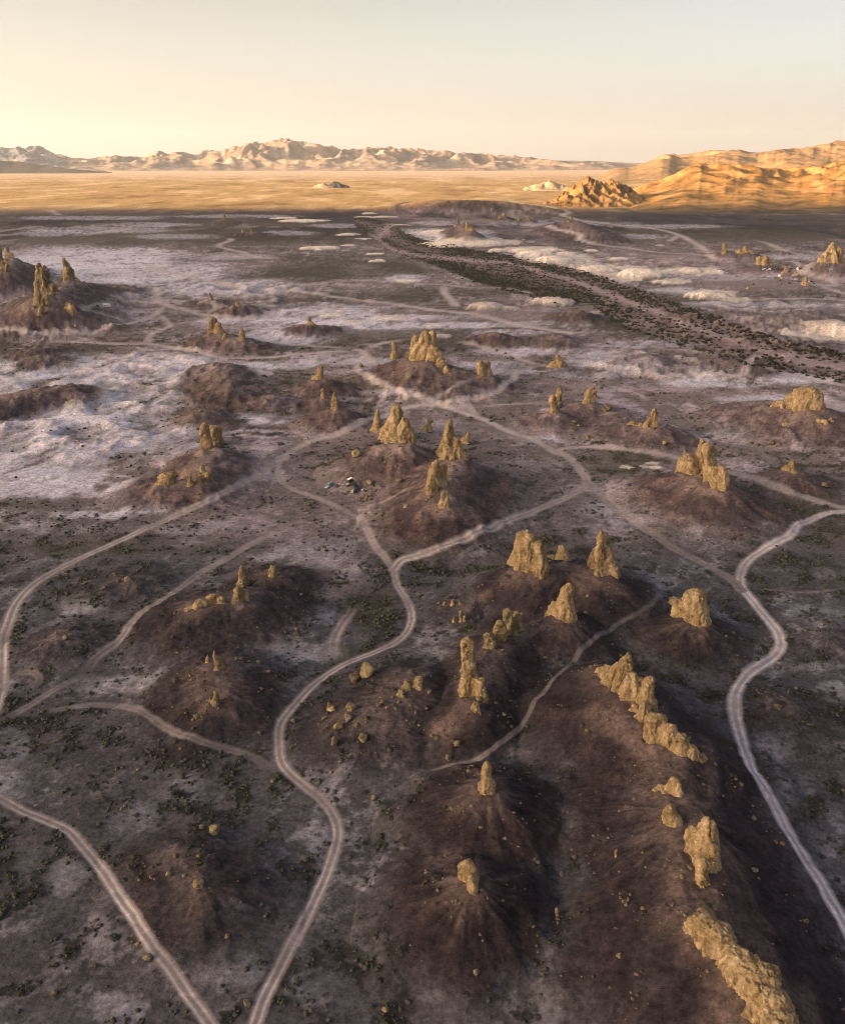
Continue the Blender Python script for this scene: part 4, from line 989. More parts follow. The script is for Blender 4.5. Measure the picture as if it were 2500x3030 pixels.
tufas('far brown tufa stub of the pair on the valley rise', [(1534, 652, 1533, 641, 9, .4), (1563, 652, 1563, 636, 12, .5)], 'far stubs on the valley rise', mat='tufa_dim')
T('far tan tufa stub topping the broad brown hill', [(1690, 655, 1690, 638, 10, .5), (1682, 657, 1681, 648, 12, .4)], mat='tufa_dim')
T('far thin tufa post in the dark scrub plain', [(665, 650, 665, 628, 8, .5)], mat='tufa_dim')
tufas('far brown tufa stub of two in the scrub plain', [(719, 688, 719, 672, 10, .4), (746, 688, 746, 667, 8, .5)], 'far stubs in the scrub plain', mat='tufa_dim')
bpy.data.objects.remove(_tmp_ob)
# ------------------------------------------------------------------ boulders and rubble
def ico(sub):
    bm = bmesh.new(); bmesh.ops.create_icosphere(bm, subdivisions=sub, radius=1.0)
    v = np.array([x.co[:] for x in bm.verts]); f = np.array([[q.index for q in p.verts] for p in bm.faces]); bm.free()
    return v, f
BOULD = []
for k in range(6):
    v, f = ico(3)
    rs = np.random.default_rng(50 + k)
    pl = rs.normal(size=(9, 3)); pl /= np.linalg.norm(pl, axis=1)[:, None]
    for p in pl:                                   # facets
        dd = v @ p; cut = rs.uniform(0.62, 0.85)
        v = v - np.clip(dd - cut, 0, 9)[:, None] * p[None, :]
    v = v * (1 + 0.55 * fbm3(v * 1.3 + k * 7, 70 + k, 4))[:, None]
    v[:, 2] = v[:, 2] * 0.85
    BOULD.append(mesh_np('boulder_mesh', v, f, M['boulder'], False))
BOULD_T = []
for b in BOULD:
    c = b.copy(); c.materials.clear(); c.materials.append(M['tufa_dim']); BOULD_T.append(c)
_bi = [0]
def boulder(px, py, w, label, group=None, h=1.0, mat=0):
    p = hit(px, py)
    S = math.sqrt(p[0] ** 2 + p[1] ** 2 + (CAMH - p[2]) ** 2)
    r = 0.5 * w * S / F
    _bi[0] += 1
    o = link('boulder', (BOULD_T if mat else BOULD)[_bi[0] % 6], label=label, cat='boulder', group=group, loc=(p[0], p[1] + r * .3, p[2] + 0.45 * r * h))
    o.scale = (r, r * random.uniform(.8, 1.1), r * h)
    o.rotation_euler = (random.uniform(-.2, .2), random.uniform(-.2, .2), random.uniform(0, 6.28))
    return o
boulder(1084, 2000, 52, 'largest rounded boulder of the pair beside the dirt road curve', mat=1)
boulder(1050, 2014, 36, 'smaller brown boulder leaning on the largest rounded boulder')
boulder(1040, 2100, 30, 'pointed tan boulder uphill of the hollow brown boulder', mat=1, h=1.1)
boulder(1030, 2132, 30, 'hollow brown boulder between the pointed boulder and the squat one')
boulder(1002, 2155, 28, 'squat tan boulder next to the thin upright tufa spike', mat=1)
boulder(1075, 2194, 26, 'tall blocky tan boulder on the rubbly hill foot', mat=1, h=1.35)
boulder(989, 2205, 22, 'tall dark brown boulder near the inner side of the road', h=1.8)
boulder(636, 2468, 38, 'tan boulder with dark crown alone on the grey scrub flat', mat=1)
boulder(590, 2622, 30, 'bright yellow-tan boulder on the low brown knoll', mat=1)
boulder(1968, 1316, 16, 'egg-shaped tan boulder below the chimney with jagged rib', mat=1, h=1.3)
boulder(1053, 1350, 32, 'pale tan boulder on the slope above the parked cars', mat=1)
boulder(1094, 1432, 26, 'yellow-tan boulder behind the camp vehicles', mat=1, h=.7)
boulder(1199, 1502, 17, 'round tan boulder on the smooth slope below the footpath', mat=1)
boulder(1182, 1428, 26, 'brown boulder where the footpath meets the mound')
boulder(1106, 2366, 20, 'dark topped tan boulder on the stony flat east of the road')
boulder(1410, 2884, 18, 'tan block boulder low on the dark slope', mat=1)
boulder(1141, 2996, 20, 'tan boulder half hidden by a dark shrub', mat=1)
boulder(2440, 1440, 26, 'pale boulder heap beside the road junction loop', h=.6)
boulder(2303, 2100, 24, 'grey-tan boulder across the gravel road from the ridge', h=.8)
boulder(808, 1478, 0.1, 'tiny pebble', None).hide_render = False
bpy.data.objects.remove(bpy.data.objects[[o.name for o in bpy.data.objects if o.get('label') == 'tiny pebble'][0]])
BG = [
    ('tan stone in the camp rock heap beside the vehicles', 'rock heap by the camp', [(1066, 1478, 14), (1076, 1470, 16), (1086, 1476, 15), (1094, 1466, 12), (1098, 1480, 14), (1082, 1484, 12), (1072, 1486, 10)]),
    ('brown boulder strewn on the rubbly hill inside the road loop', 'boulders of the rubbly hill', [(957, 2130, 18), (966, 2124, 14), (1120, 2092, 18), (1134, 2084, 20), (1145, 2096, 14), (1295, 2186, 20), (1317, 2182, 16), (1280, 2180, 14), (1354, 2206, 20), (1340, 2198, 14), (1070, 2230, 11), (1329, 2246, 22), (1262, 2098, 9), (1180, 2080, 14), (1195, 2066, 16), (1170, 2100, 12), (1215, 2090, 12), (1160, 2066, 10), (1230, 2110, 10), (945, 2145, 12), (868, 2136, 18), (876, 2205, 8)]),
    ('small tan stone scattered over the dark slope by the gully', 'stones by the gully', [(1699, 2540, 16), (1662, 2592, 16), (1846, 2672, 14), (1858, 2664, 12), (1836, 2660, 11), (1852, 2680, 13), (1864, 2650, 9), (1834, 2646, 8), (1831, 2832, 15), (1990, 2680, 13), (1650, 2722, 12), (1652, 2735, 10), (1580, 2745, 10), (1758, 2585, 9), (1910, 2568, 8), (1832, 2580, 8), (1295, 2638, 13), (1420, 2768, 9), (1428, 2786, 8), (1216, 2798, 8), (1340, 2670, 9), (1260, 2672, 8), (1318, 2536, 10), (1488, 2668, 9), (1582, 2546, 11), (1424, 2450, 14), (1494, 2484, 14), (1500, 2620, 8)]),
    ('brown rock bump on the brown knoll of the flat', 'rock bumps on the flat', [(519, 2536, 14), (671, 2776, 16), (500, 2590, 16), (450, 2598, 12), (372, 2388, 14), (384, 2394, 10), (362, 2396, 10), (410, 2280, 12), (730, 2975, 22)]),
    ('small boulder resting on the slope around the twin-bladed spike', 'boulders round the twin-bladed spike', [(519, 2016, 18), (700, 1955, 16), (764, 1962, 14), (769, 2172, 14), (583, 2128, 20), (572, 2132, 12), (596, 2122, 12), (774, 2040, 12), (560, 1998, 8), (565, 2002, 7), (455, 2088, 7)]),
    ('brown rock knob on the low rise west of the faint track', 'knobs by the faint track', [(196, 1892, 22), (377, 1718, 20), (409, 1692, 14), (350, 1722, 12)]),
    ('stone at the foot of the great pitted pyramid', 'stones under the pyramid', [(1158, 1352, 9), (1172, 1382, 10), (1140, 1370, 8), (1148, 1362, 7), (1186, 1368, 7), (1128, 1362, 6), (1210, 1420, 8), (1248, 1414, 7), (1260, 1416, 8), (1226, 1405, 6), (1154, 1342, 7), (1252, 1440, 6)]),
    ('small stone below the stump under the bright-edged blade', 'stones under the stump', [(1272, 1474, 10), (1262, 1482, 8), (1290, 1518, 8), (1330, 1520, 7), (1186, 1548, 8), (1192, 1544, 7), (1178, 1552, 6), (1228, 1540, 5), (1427, 1732, 7), (1446, 1617, 8), (1525, 1726, 6), (1416, 1738, 8)]),
    ('white stone in the line along the gravel road bend', 'line of white stones', [(2186, 1996, 5), (2176, 2002, 5), (2168, 2010, 5), (2160, 2018, 6), (2154, 2024, 5), (2146, 2038, 6), (2142, 2046, 7), (2140, 2056, 6), (2136, 2066, 5), (2132, 2078, 5)]),
    ('boulder lying between hook and shark-fin pinnacles', 'boulders by the shark-fin', [(1798, 1212, 24), (1790, 1220, 16), (1700, 1252, 16), (1738, 1298, 18), (1712, 1262, 10), (2280, 1314, 20), (2300, 1320, 14), (2132, 1332, 18), (1676, 1208, 8)]),
    ('small rock at the base of the huge fluted castle', 'rocks under the castle', [(1222, 1094, 12), (1214, 1122, 22), (1165, 1102, 6), (1376, 1116, 5), (1430, 1128, 12), (1068, 1086, 14), (1470, 1040, 9), (1495, 1048, 10), (1510, 1058, 10)]),
]
for lab, grp, lst in BG:
    for (a, b, w) in lst:
        boulder(a, b, w, lab, grp, h=random.uniform(.7, 1.1), mat=random.random() < .25)

def scatter(n, dens, vmin, vmax, seed):
    """random spots, even over the frame, kept with probability dens (per grid vertex)"""
    rs = np.random.default_rng(seed)
    ok = np.nonzero((GV > vmin) & (GV < vmax) & (GU > -120) & (GU < PW + 120))[0]
    area = (GY[ok] ** 2)                                        # rough footprint of a grid cell
    p = dens[ok] * np.minimum(area, 1e12)
    p = p / p.sum()
    i = rs.choice(ok, size=n, p=p)
    cell = np.clip(GY[i] * GY[i] * GR_D / (F * CAMH), 0.3, 12)
    x = GX[i] + rs.uniform(-.5, .5, n) * cell; y = GY[i] + rs.uniform(-.5, .5, n) * cell
    return x, y, ground_z(x, y), i

def clumps(name, V0, F0, x, y, z, r, mat, seed, sq=0.8, jit=0.25, label=None, cat=None, kind='stuff'):
    rs = np.random.default_rng(seed)
    n, k = len(x), len(V0)
    a = rs.uniform(0, 6.28, n)
    v = V0[None] * (1 + rs.uniform(-jit, jit, (n, k, 1)))
    vx = v[..., 0] * np.cos(a)[:, None] - v[..., 1] * np.sin(a)[:, None]
    vy = v[..., 0] * np.sin(a)[:, None] + v[..., 1] * np.cos(a)[:, None]
    sx = r * rs.uniform(.8, 1.3, n)
    P = np.stack([vx * sx[:, None] + x[:, None], vy * (r * rs.uniform(.8, 1.2, n))[:, None] + y[:, None], v[..., 2] * (r * sq * rs.uniform(.7, 1.2, n))[:, None] + (z + r * sq * .35)[:, None]], -1)
    Fc = (F0[None] + (np.arange(n) * k)[:, None, None]).reshape(-1, F0.shape[1])
    return link(name, mesh_np(name, P.reshape(-1, 3), Fc, mat, False), label=label, cat=cat, kind=kind)

I1v, I1f = ico(1)
offroad = 1 - np.clip(RMC * 1.6, 0, 1)
# loose stones on the talus
dst = offroad * (0.04 + np.clip(n_m * 2.5, 0, 1)) * (0.12 + BROWN * (0.5 + 1.2 * APEX) + 1.2 * (BROWN > 0.2) * np.clip(n_l * 2 + .1, 0, 1)) * (np.clip(600 / DEP, 0, 1) ** 2)
x, y, z, i = scatter(3600, dst, 1150, 3300, 77)
clumps('talus_stones', I1v, I1f, x, y, z, np.random.default_rng(5).gamma(1.1, 0.13, len(x)) + 0.07, M['boulder'], 6, .7, .3, label='countless small tan stones strewn over dark talus slopes', cat='stones')

# ------------------------------------------------------------------ shrubs
def shrub_mesh(seed, mat, n=46):
    rs = np.random.default_rng(seed)
    Vv, Ff = [], []
    for k in range(n):
        d = rs.normal(size=3); d[2] = abs(d[2]) * .9; d /= np.linalg.norm(d)
        c = d * rs.uniform(.45, 1.0) * np.array([1, 1, .85]); s = rs.uniform(.16, .32)
        u = rs.normal(size=3); u /= np.linalg.norm(u); w = np.cross(u, d); w /= np.linalg.norm(w) + 1e-6; u = np.cross(w, d + rs.normal(size=3) * .4); u /= np.linalg.norm(u) + 1e-6
        b = len(Vv)
        Vv += [c + u * s, c + w * s * .7, c - u * s, c - w * s * .7]
        Ff.append((b, b + 1, b + 2, b + 3))
    for k in range(5):
        a = rs.uniform(0, 6.28); b = len(Vv); e = np.array([math.cos(a) * .6, math.sin(a) * .6, .6])
        Vv += [np.array([.05, 0, -.25]), np.array([-.05, 0, -.25]), e, e + np.array([0, .04, .03])]
        Ff.append((b, b + 1, b + 3, b + 2))
    return mesh_np('shrub_mesh', np.array(Vv), np.array(Ff), mat, False)
SHM = [shrub_mesh(k, M['shrub']) for k in range(4)] + [shrub_mesh(10 + k, M['scrub']) for k in range(4)]
# wash bushes
bank = np.clip(0.25 + 1.4 * n_m + 0.8 * n_l, 0.05, 1)
wd = WASHM * (1 - 0.85 * np.clip(wchan, 0, 1)) * bank * offroad * (0.55 + 0.9 * sstep(.5, .8, wfn) * (GU < 1850) + 0.8 * (wfn < .3))
wd = wd + 0.35 * sstep(0.06, 0.0, np.abs(wfn - 1.05)) * (GU > 1750) * (GV > 650) * (GV < 1200)
wd = wd * np.clip(1.0 - 0.3 * n_x, .4, 1) * (0.3 + 0.7 * sstep(1150, 1350, GU))
x1, y1, z1, i1 = scatter(6500, wd, 640, 1200, 81)
r1 = np.random.default_rng(9).uniform(.6, 1.8, len(x1)) * np.where(GU[i1] > 1850, 1.15, 1.0)
# scrub on the flats
sd = offroad * (1 - np.clip(BROWN * 1.15, 0, .93)) * (1 - WHITE) * (1 - WASHM) * (1 - sstep(.20, .33, C[:, 0])) * (0.03 + np.clip(0.05 + 1.9 * n_m - .9 * n_l + 0.5 * n_x, 0, 1))
sd = sd * np.where(GV < 1500, 0.8, 1.0) * (np.clip(420 / DEP, 0, 1) ** 1.2)
x2, y2, z2, i2 = scatter(11500, sd, 1000, 3350, 83)
r2 = np.random.default_rng(10).gamma(2.5, 0.12, len(x2)) + .12
def split_big(x, y, z, r, n, name, label, cat, group, meshes, mat, seed):
    S = np.sqrt(x * x + y * y + (CAMH - z) ** 2)
    U, Vv = project(x, y, z)
    vis = (U > 8) & (U < PW - 8) & (Vv < PH - 8)
    size = np.where(vis, r / S, 0)
    big = np.argsort(-size)[:n]
    rest = np.ones(len(x), bool); rest[big] = False
    for k, j in enumerate(big):
        o = link(name, meshes[k % len(meshes)], label=label, cat=cat, group=group, loc=(x[j], y[j], z[j] + .15 * r[j]))
        o.scale = (r[j] * random.uniform(.9, 1.3), r[j] * random.uniform(.9, 1.2), r[j] * random.uniform(.7, 1.0)); o.rotation_euler = (0, 0, random.uniform(0, 6.28))
    clumps(name + 's', I1v, I1f, x[rest], y[rest], z[rest], r[rest], mat, seed, .75, .35, label=label + ', the massed rest', cat=cat)
split_big(x1, y1, z1, r1, 290, 'wash_shrub', 'dark rounded shrub growing in the dry wash', 'shrub', 'shrubs in the dry wash', SHM[:4], M['shrub'], 91)
split_big(x2, y2, z2, r2, 290, 'desert_shrub', 'small dark desert shrub on the grey flats', 'shrub', 'shrubs on the flats', SHM[4:], M['scrub'], 92)

# ------------------------------------------------------------------ vehicles and camp things
def boxes(name, specs, mat, parent, bev=0.03, smooth=False):
    """one mesh out of tapered boxes: (cx, cy, z0, z1, lx0, ly0, lx1, ly1[, shift x of the top])"""
    bm = bmesh.new()
    for s in specs:
        cx, cy, z0, z1, a0, b0, a1, b1 = s[:8]; sh = s[8] if len(s) > 8 else 0
        q = [bm.verts.new((cx + sx * a0 / 2, cy + sy * b0 / 2, z0)) for sx, sy in ((-1, -1), (1, -1), (1, 1), (-1, 1))]
        p = [bm.verts.new((cx + sh + sx * a1 / 2, cy + sy * b1 / 2, z1)) for sx, sy in ((-1, -1), (1, -1), (1, 1), (-1, 1))]
        bm.faces.new(q[::-1]); bm.faces.new(p)
        for k in range(4): bm.faces.new((q[k], q[(k + 1) % 4], p[(k + 1) % 4], p[k]))
    if bev: bmesh.ops.bevel(bm, geom=bm.edges[:], offset=bev, segments=2, affect='EDGES')
    me = bpy.data.meshes.new(name); bm.to_mesh(me); bm.free()
    me.materials.append(mat)
    return link(name, me, parent)

def profile(name, pts, w, mat, parent, bev=0.06, wtop=None):
    """side profile (x, z) drawn across the width"""
    bm = bmesh.new()
    zs = [p[1] for p in pts]; z0, z1 = min(zs), max(zs)
    def hw(z): return 0.5 * (w + ((wtop or w) - w) * (z - z0) / (z1 - z0))
    A = [bm.verts.new((x, -hw(z), z)) for x, z in pts]; B = [bm.verts.new((x, hw(z), z)) for x, z in pts]
    bm.faces.new(A); bm.faces.new(B[::-1])
    n = len(pts)
    for k in range(n): bm.faces.new((A[(k + 1) % n], A[k], B[k], B[(k + 1) % n]))
    bmesh.ops.recalc_face_normals(bm, faces=bm.faces[:])
    if bev: bmesh.ops.bevel(bm, geom=bm.edges[:], offset=bev, segments=2, affect='EDGES')
    me = bpy.data.meshes.new(name); bm.to_mesh(me); bm.free(); me.materials.append(mat)
    return link(name, me, parent)

def disc_mesh(name, r, w, mat):
    bm = bmesh.new()
    bmesh.ops.create_cone(bm, cap_ends=True, segments=18, radius1=r, radius2=r, depth=w, matrix=Matrix.Rotation(math.pi / 2, 4, 'X'))
    bmesh.ops.bevel(bm, geom=[e for e in bm.edges if abs(e.verts[0].co.y - e.verts[1].co.y) < 1e-5], offset=w * .18, segments=2, affect='EDGES')
    me = bpy.data.meshes.new(name); bm.to_mesh(me); bm.free(); me.materials.append(mat)
    return me
MT = {n: mat_plain(n, c, r, s) for n, c, r, s in [
    ('paint_silver', (.24, .29, .38), .3, .5), ('paint_white', (.75, .74, .72), .35, .5), ('paint_black', (.018, .018, .02), .3, .5), ('paint_dark_blue', (.03, .045, .09), .3, .5),
    ('paint_tan', (.36, .31, .19), .45, .4), ('paint_maroon', (.10, .02, .02), .3, .5), ('paint_green', (.03, .05, .03), .35, .5), ('paint_orange', (.42, .18, .04), .4, .4), ('paint_grey', (.16, .18, .21), .3, .5),
    ('tyre_rubber', (.02, .02, .02), .9, .2), ('wheel_rim', (.35, .35, .36), .35, .5), ('car_glass', (.03, .045, .07), .08, .6), ('lamp_clear', (.7, .7, .68), .2, .5), ('lamp_red', (.35, .02, .02), .3, .5),
    ('tent_grey', (.33, .33, .30), .9, .1), ('tent_dark', (.03, .03, .035), .9, .1), ('tent_orange', (.55, .25, .05), .8, .1), ('camp_white', (.75, .75, .72), .6, .3), ('camp_blue', (.45, .5, .62), .6, .3), ('camp_yellow', (.6, .42, .03), .7, .2), ('camp_red', (.4, .05, .04), .7, .2)]}
W_T = disc_mesh('tyre', .36, .24, MT['tyre_rubber']); W_R = disc_mesh('rim', .21, .26, MT['wheel_rim'])

def wheels(root, xs, yw, r=.36):
    for sx in xs:
        for sy in (-1, 1):
            t = link('wheel', W_T, root, loc=(sx, sy * yw, r)); t.scale = (r / .36,) * 3
            link('rim', W_R, t)

def place(root, px, py, heading):
    p = hit(px, py)
    e = 1.2
    nx = (ground_z(p[0] + e, p[1]) - ground_z(p[0] - e, p[1])) / (2 * e); ny = (ground_z(p[0], p[1] + e) - ground_z(p[0], p[1] - e)) / (2 * e)
    up = Vector((-float(nx), -float(ny), 1)).normalized()
    q = up.to_track_quat('Z', 'Y').to_matrix().to_4x4() if False else Vector((0, 0, 1)).rotation_difference(up).to_matrix().to_4x4()
    root.matrix_world = Matrix.Translation((p[0], p[1], p[2] + 0.01)) @ q @ Matrix.Rotation(heading, 4, 'Z')
    return root

def suv(label, paint, group=None, cat='car', name='parked_car', sedan=False, rails=True):
    r = link(name, None, label=label, cat=cat, group=group)
    P, G = MT[paint], MT['car_glass']
    profile('body', [(-2.30, .34), (-2.34, .72), (-2.25, .98), (.95, 1.00), (2.1, .90), (2.33, .68), (2.30, .34)], 1.84, P, r, .07)
    zt = 1.42 if sedan else 1.68
    xr = -1.7 if sedan else -2.1
    profile('cabin', [(-2.18, .96), (xr + .1, zt), (.2, zt + .02), (.95, .96)], 1.74, P, r, .05, 1.42)
    profile('windscreen', [(.30, zt - .08), (.26, zt - .06), (.93, 1.0), (1.02, 1.0)], 1.40, G, r, .01)
    profile('rear_window', [(xr + .08, zt - .10), (xr + .03, zt - .10), (-2.24, 1.08), (-2.16, 1.08)], 1.30, G, r, .01)
    for sy in (-1, 1):
        o = profile('side_window', [(-1.95, 1.06), (xr + .25, zt - .12), (.16, zt - .10), (.72, 1.06)], .05, G, r, .01)
        o.location = (0, sy * .80, 0); o.rotation_euler = (sy * math.radians(12.5 if not sedan else 20), 0, 0); o.location.z = -.02 + (1 - math.cos(.2)); o.location.y = sy * (.80 + .26)
        boxes('headlight', [(2.24, sy * .66, .66, .80, .16, .36, .12, .34)], MT['lamp_clear'], r, .02)
        boxes('tail_light', [(-2.28, sy * .74, .74, .96, .12, .20, .10, .18)], MT['lamp_red'], r, .02)
    if rails and not sedan:
        boxes('roof_rack', [(-.9, -.58, zt, zt + .08, 2.0, .05, 2.0, .05), (-.9, .58, zt, zt + .08, 2.0, .05, 2.0, .05), (-.3, 0, zt + .04, zt + .09, .06, 1.2, .06, 1.2), (-1.4, 0, zt + .04, zt + .09, .06, 1.2, .06, 1.2)], MT['tyre_rubber'], r, 0)
    wheels(r, (-1.42, 1.42), .82)
    return r

def jeep(label, paint, group=None):
    r = link('off_road_car', None, label=label, cat='car', group=group)
    P, G = MT[paint], MT['car_glass']
    boxes('body', [(-.15, 0, .48, 1.08, 4.0, 1.62, 4.0, 1.60)], P, r, .05)
    boxes('hood', [(1.25, 0, 1.08, 1.22, 1.35, 1.45, 1.25, 1.30)], P, r, .04)
    boxes('cabin', [(-.85, 0, 1.08, 1.85, 2.65, 1.60, 2.35, 1.44, -.08)], MT['tent_dark'], r, .05)
    boxes('windscreen', [(.50, 0, 1.14, 1.78, .06, 1.44, .06, 1.34, -.2)], G, r, .01)
    for sy in (-1, 1):
        boxes('side_window', [(-.75, sy * .785, 1.18, 1.72, 2.2, .05, 2.0, .05)], G, r, .01)
        boxes('fender', [(1.35, sy * .86, .72, .86, .95, .28, .85, .26), (-1.45, sy * .86, .72, .86, .95, .28, .85, .26)], MT['tyre_rubber'], r, .02)
        boxes('headlight', [(1.87, sy * .55, .80, .98, .06, .2, .06, .2)], MT['lamp_clear'], r, .02)
    boxes('bumper', [(1.98, 0, .50, .68, .2, 1.6, .2, 1.6)], MT['tyre_rubber'], r, .02)
    wheels(r, (-1.42, 1.38), .80, .42)
    return r

def camper(label, group=None, L=7.2):
    r = link('camper_van', None, label=label, cat='camper', group=group)
    P = MT['paint_white']
    boxes('body', [(-.6, 0, .55, 3.05, L - 1.2, 2.3, L - 1.3, 2.2)], P, r, .08)
    boxes('cab', [(L / 2 - .55, 0, .5, 1.35, 1.7, 2.0, 1.5, 1.9), (L / 2 - .95, 0, 1.35, 2.05, 1.1, 1.9, .8, 1.7, -.2)], P, r, .06)
    boxes('overcab_bunk', [(L / 2 - 1.0, 0, 2.05, 3.0, 1.6, 2.2, 1.3, 2.1, -.1)], P, r, .08)
    boxes('windscreen', [(L / 2 - .45, 0, 1.38, 2.0, .1, 1.7, .1, 1.5, -.32)], MT['car_glass'], r, .01)
    for x, w in ((-2.0, 1.0), (-.2, .8), (1.3, .7)):
        for sy in (-1, 1):
            boxes('window', [(x, sy * 1.13, 1.75, 2.35, w, .08, w, .08)], MT['car_glass'], r, .01)
    boxes('door', [(.6, -1.14, .7, 2.5, .7, .06, .7, .06)], MT['camp_white'], r, .01)
    boxes('roof_vent', [(-1.5, 0, 3.02, 3.2, .6, .6, .5, .5)], MT['camp_white'], r, .02)
    wheels(r, (-L / 2 + 1.6, L / 2 - .8), .98, .4)
    return r

def dome_tent(label, m1, m2, rad=1.3, group=None):
    r = link('dome_tent', None, label=label, cat='tent', group=group)
    n, k = 16, 6
    for nm, a0, a1, mm in (('fly_sheet', 0.0, 1.25, m1), ('tent_body', 1.25, 2.0, m2)):
        Vv, Ff = [], []
        for i in range(k + 1):
            el = i / k * math.pi / 2
            for j in range(n + 1):
                a = math.pi * (a0 + (a1 - a0) * j / n)
                rr = rad * math.cos(el) * (1 - .06 * (abs(math.sin(3 * a)) ** .5)) + .001
                Vv.append((rr * math.cos(a), rr * math.sin(a), rad * .95 * math.sin(el)))
        for i in range(k):
            for j in range(n):
                q = i * (n + 1) + j
                Ff.append((q, q + 1, q + n + 2, q + n + 1))
        link(nm, mesh_np(nm, np.array(Vv), np.array(Ff), MT[mm], True), r)
    for a in (.6, 2.2, 3.8, 5.3):
        boxes('tent_peg', [(math.cos(a) * rad * 1.2, math.sin(a) * rad * 1.2, -.05, .12, .04, .04, .03, .03)], MT['tyre_rubber'], r, 0)
    return r

def rooftop_tent(label, car, z):
    r = link('rooftop_tent', None, label=label, cat='tent')
    boxes('base_board', [(0, 0, 0, .10, 2.2, 1.4, 2.2, 1.4)], MT['tyre_rubber'], r, .02)
    boxes('canvas_wall', [(0, 0, .10, 1.05, 2.1, 1.32, 2.05, 1.28)], MT['tent_dark'], r, .02)
    boxes('lid', [(0, 0, 1.05, 1.25, 2.3, 1.5, 2.2, 1.4)], MT['camp_white'], r, .05)
    r.matrix_world = car.matrix_world @ Matrix.Translation((-.75, 0, z))
    return r

# --- the near camp
place(suv('silver-blue estate car parked at the foot of the pinnacle mound', 'paint_silver', name='parked_car'), 976, 1440, math.radians(-128))
jp = place(jeep('tan off-road car with dark cabin beside the dome tent', 'paint_tan'), 1037, 1434, math.radians(-152))
rooftop_tent('pop-up tent with white lid on the tan off-road car', jp, 1.86)
place(suv('black off-road car crowded with camp gear behind the dome tent', 'paint_black', cat='car', name='off_road_car'), 1056, 1446, math.radians(-60))
place(dome_tent('grey dome tent with a dark side pitched by the black car', 'tent_grey', 'tent_dark', 1.5), 1048, 1456, 0.6)
def small(name, label, cat, parts, px, py, rot=0.0):
    r = link(name, None, label=label, cat=cat)
    for nm, specs, mm in parts: 
        for s in specs: boxes(nm, [s], MT[mm], r, .015)
    return place(r, px, py, rot)
small('camp_table', 'pale blue folding camp table in front of the tan car', 'table', [('table_top', [(0, 0, .70, .76, 1.5, .8, 1.5, .8)], 'camp_blue'), ('leg', [(a * .65, b * .33, 0, .7, .05, .05, .05, .05) for a in (-1, 1) for b in (-1, 1)], 'tyre_rubber')], 1016, 1437, .3)
small('cooler_box', 'white cool box on the ground past the dome tent', 'cool box', [('box', [(0, 0, .02, .42, .8, .5, .82, .52)], 'camp_white'), ('lid', [(0, 0, .42, .5, .84, .54, .8, .5)], 'camp_white')], 1073, 1450, .4)
small('camp_bag', 'yellow kit bag between dome tent and black car', 'bag', [('bag_body', [(0, 0, 0, .4, .8, .45, .7, .3)], 'camp_yellow'), ('strap', [(0, 0, .36, .46, .5, .06, .3, .05)], 'tyre_rubber')], 1057, 1452, .2)
small('camp_chair', 'pale folding chair by the dark tent side', 'chair', [('seat', [(0, 0, .42, .47, .5, .5, .5, .5)], 'camp_blue'), ('backrest', [(-.25, 0, .47, .95, .05, .5, .05, .48, -.12)], 'camp_blue'), ('leg', [(a * .22, b * .22, 0, .42, .04, .04, .04, .04) for a in (-1, 1) for b in (-1, 1)], 'tyre_rubber')], 1054, 1463, 2.0)

# --- camper below the giant tower, and a car by the track
place(camper('white motor camper parked under the giant ribbed tower'), 317, 908, math.radians(10))
place(suv('dark car parked end to end with the white camper', 'paint_black'), 291, 909, math.radians(8))
place(suv('dark blue car by the track junction below the spiked crown', 'paint_dark_blue'), 107, 973, math.radians(5))

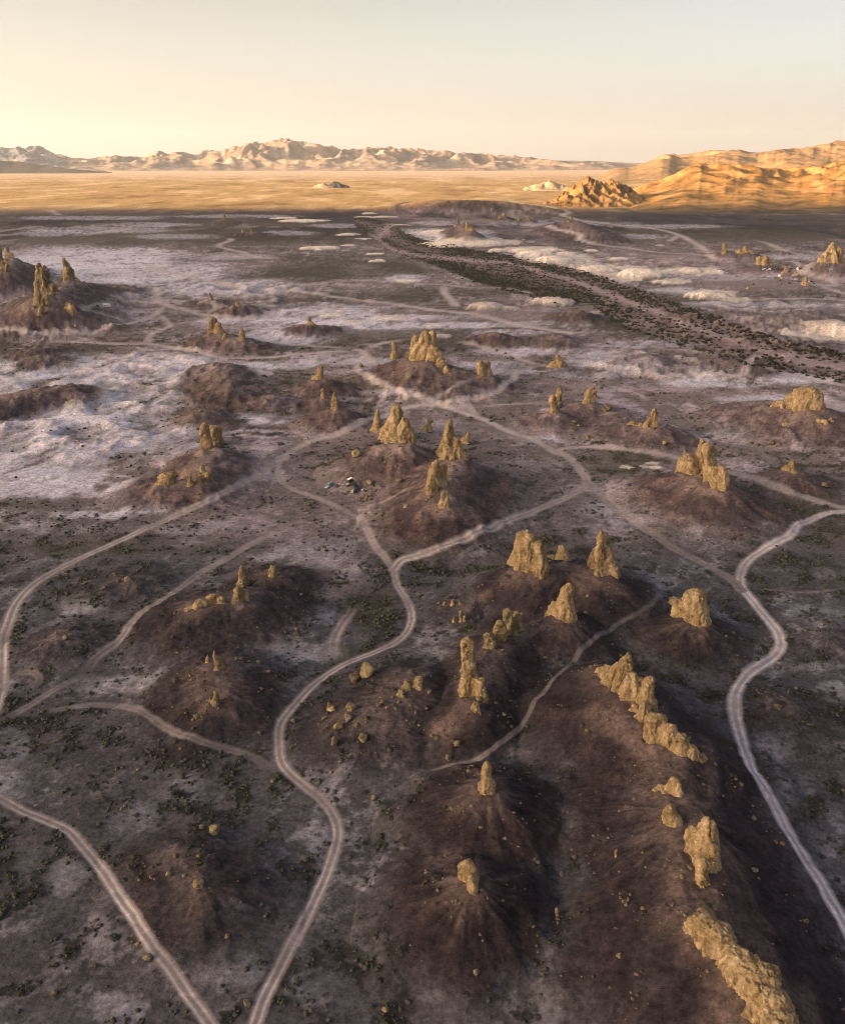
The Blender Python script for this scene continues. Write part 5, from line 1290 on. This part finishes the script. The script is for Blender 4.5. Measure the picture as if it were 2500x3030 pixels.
# --- the far campground
def zc(a, b): return 2200 + a * .144, 760 + b * .144
row = 'cars parked in the campground row'
for (a, b, col, hd, lab) in [
    (410, 262, 'paint_white', 20, 'white car at the open end of the campground row'), (485, 282, 'paint_white', 30, 'second white car along the campground row, in front of dark ones'),
    (530, 258, 'paint_white', 100, 'white and dark car in the thick of the campground row'), (575, 250, 'paint_black', 60, None), (622, 258, 'paint_silver', 40, 'silver car alone in its gap of the campground row'),
    (695, 255, 'paint_maroon', 80, 'dark red car near the tiny cone in the campground row'), (742, 245, 'paint_orange', 15, 'orange-brown car touching the tiny tufa cone'),
    (915, 245, 'paint_grey', 90, 'grey car just past the tiny tufa cone'), (970, 258, 'paint_black', 20, None), (1035, 250, 'paint_maroon', 70, 'maroon car between dark cars past the tiny cone'),
    (1150, 252, 'paint_black', 30, None), (925, 300, 'paint_dark_blue', -35, 'dark blue car below the tiny tufa cone'), (1380, 255, 'paint_black', 80, 'dark car by itself inside the camp road hairpin'),
    (1155, 108, 'paint_black', 10, 'dark car driving the upper camp road'), (500, 408, 'paint_white', -10, 'white car alone on the pale ground before the row'), (655, 438, 'paint_grey', 5, 'blue-grey car beside the orange tent'),
    (740, 490, 'paint_black', 40, 'black car in front of the orange tent'), (772, 562, 'paint_dark_blue', 70, 'dark blue car at the start of the short camp track'), (935, 548, 'paint_black', 20, 'black car on the short camp track'),
    (990, 498, 'paint_green', 60, 'dark green car beside the short camp track'), (1070, 475, 'paint_white', 15, 'white car behind the blue one near the pale cone'), (1125, 520, 'paint_dark_blue', 25, 'blue-black car next to the pale smooth cone'),
    (1335, 520, 'paint_white', 60, 'white car hidden half behind the pale smooth cone'), (1385, 520, 'paint_black', 10, 'black car just past the pale smooth cone'), (1435, 555, 'paint_dark_blue', -30, 'dark car leaving the pale cone along the track'),
    (190, 572, 'paint_dark_blue', 35, 'dark blue car alone by the little pale tuft')]:
    px, py = zc(a, b)
    place(suv(lab or 'black car standing in the campground row', col, row if lab is None else 'cars at the far campground', sedan=(int(a) % 3 == 0)), px, py, math.radians(hd))
place(camper('white camper with dark side at the camp road hairpin', L=6.2), *zc(1112, 268), math.radians(70))
place(camper('white camper behind the orange tent', L=6.0), *zc(722, 418), math.radians(80))
place(dome_tent('orange tent between the white camper and the black car', 'tent_orange', 'tent_orange', 1.9), *zc(762, 442), 0)
place(suv('dark car on the open slope above the far domes', 'paint_grey', 'cars at the far campground'), 2179, 819, .3)
place(suv('grey car at the edge of the white domes', 'paint_grey', 'cars at the far campground'), 2073, 838, .5)
place(dome_tent('small red tent on the slope by the white domes', 'camp_red', 'camp_red', 1.3), 2109, 839, 0)
place(suv('white car parked below the stout horn', 'paint_white', 'cars at the far campground'), 2456, 799, .2)

# ------------------------------------------------------------------ air
def haze(density):
    m = bpy.data.materials.new('valley_air'); m.use_nodes = True
    n = m.node_tree; n.nodes.clear()
    o = n.nodes.new('ShaderNodeOutputMaterial'); v = n.nodes.new('ShaderNodeVolumePrincipled')
    v.inputs['Color'].default_value = (0.84, 0.90, 0.98, 1); v.inputs['Density'].default_value = density; v.inputs['Anisotropy'].default_value = 0.5
    n.links.new(v.outputs[0], o.inputs['Volume'])
    x0, x1, y0, y1, z0, z1 = -60500, 60500, -60500, 70500, -16, RANGE_H + 60
    vv = np.array([(x, y, z) for z in (z0, z1) for y in (y0, y1) for x in (x0, x1)], float)
    ff = np.array([(0, 2, 3, 1), (4, 5, 7, 6), (0, 1, 5, 4), (2, 6, 7, 3), (0, 4, 6, 2), (1, 3, 7, 5)])
    link('haze', mesh_np('haze', vv, ff, m, False), kind='stuff', label='thin evening haze filling the desert valley', cat='haze')
haze(1.7e-5)
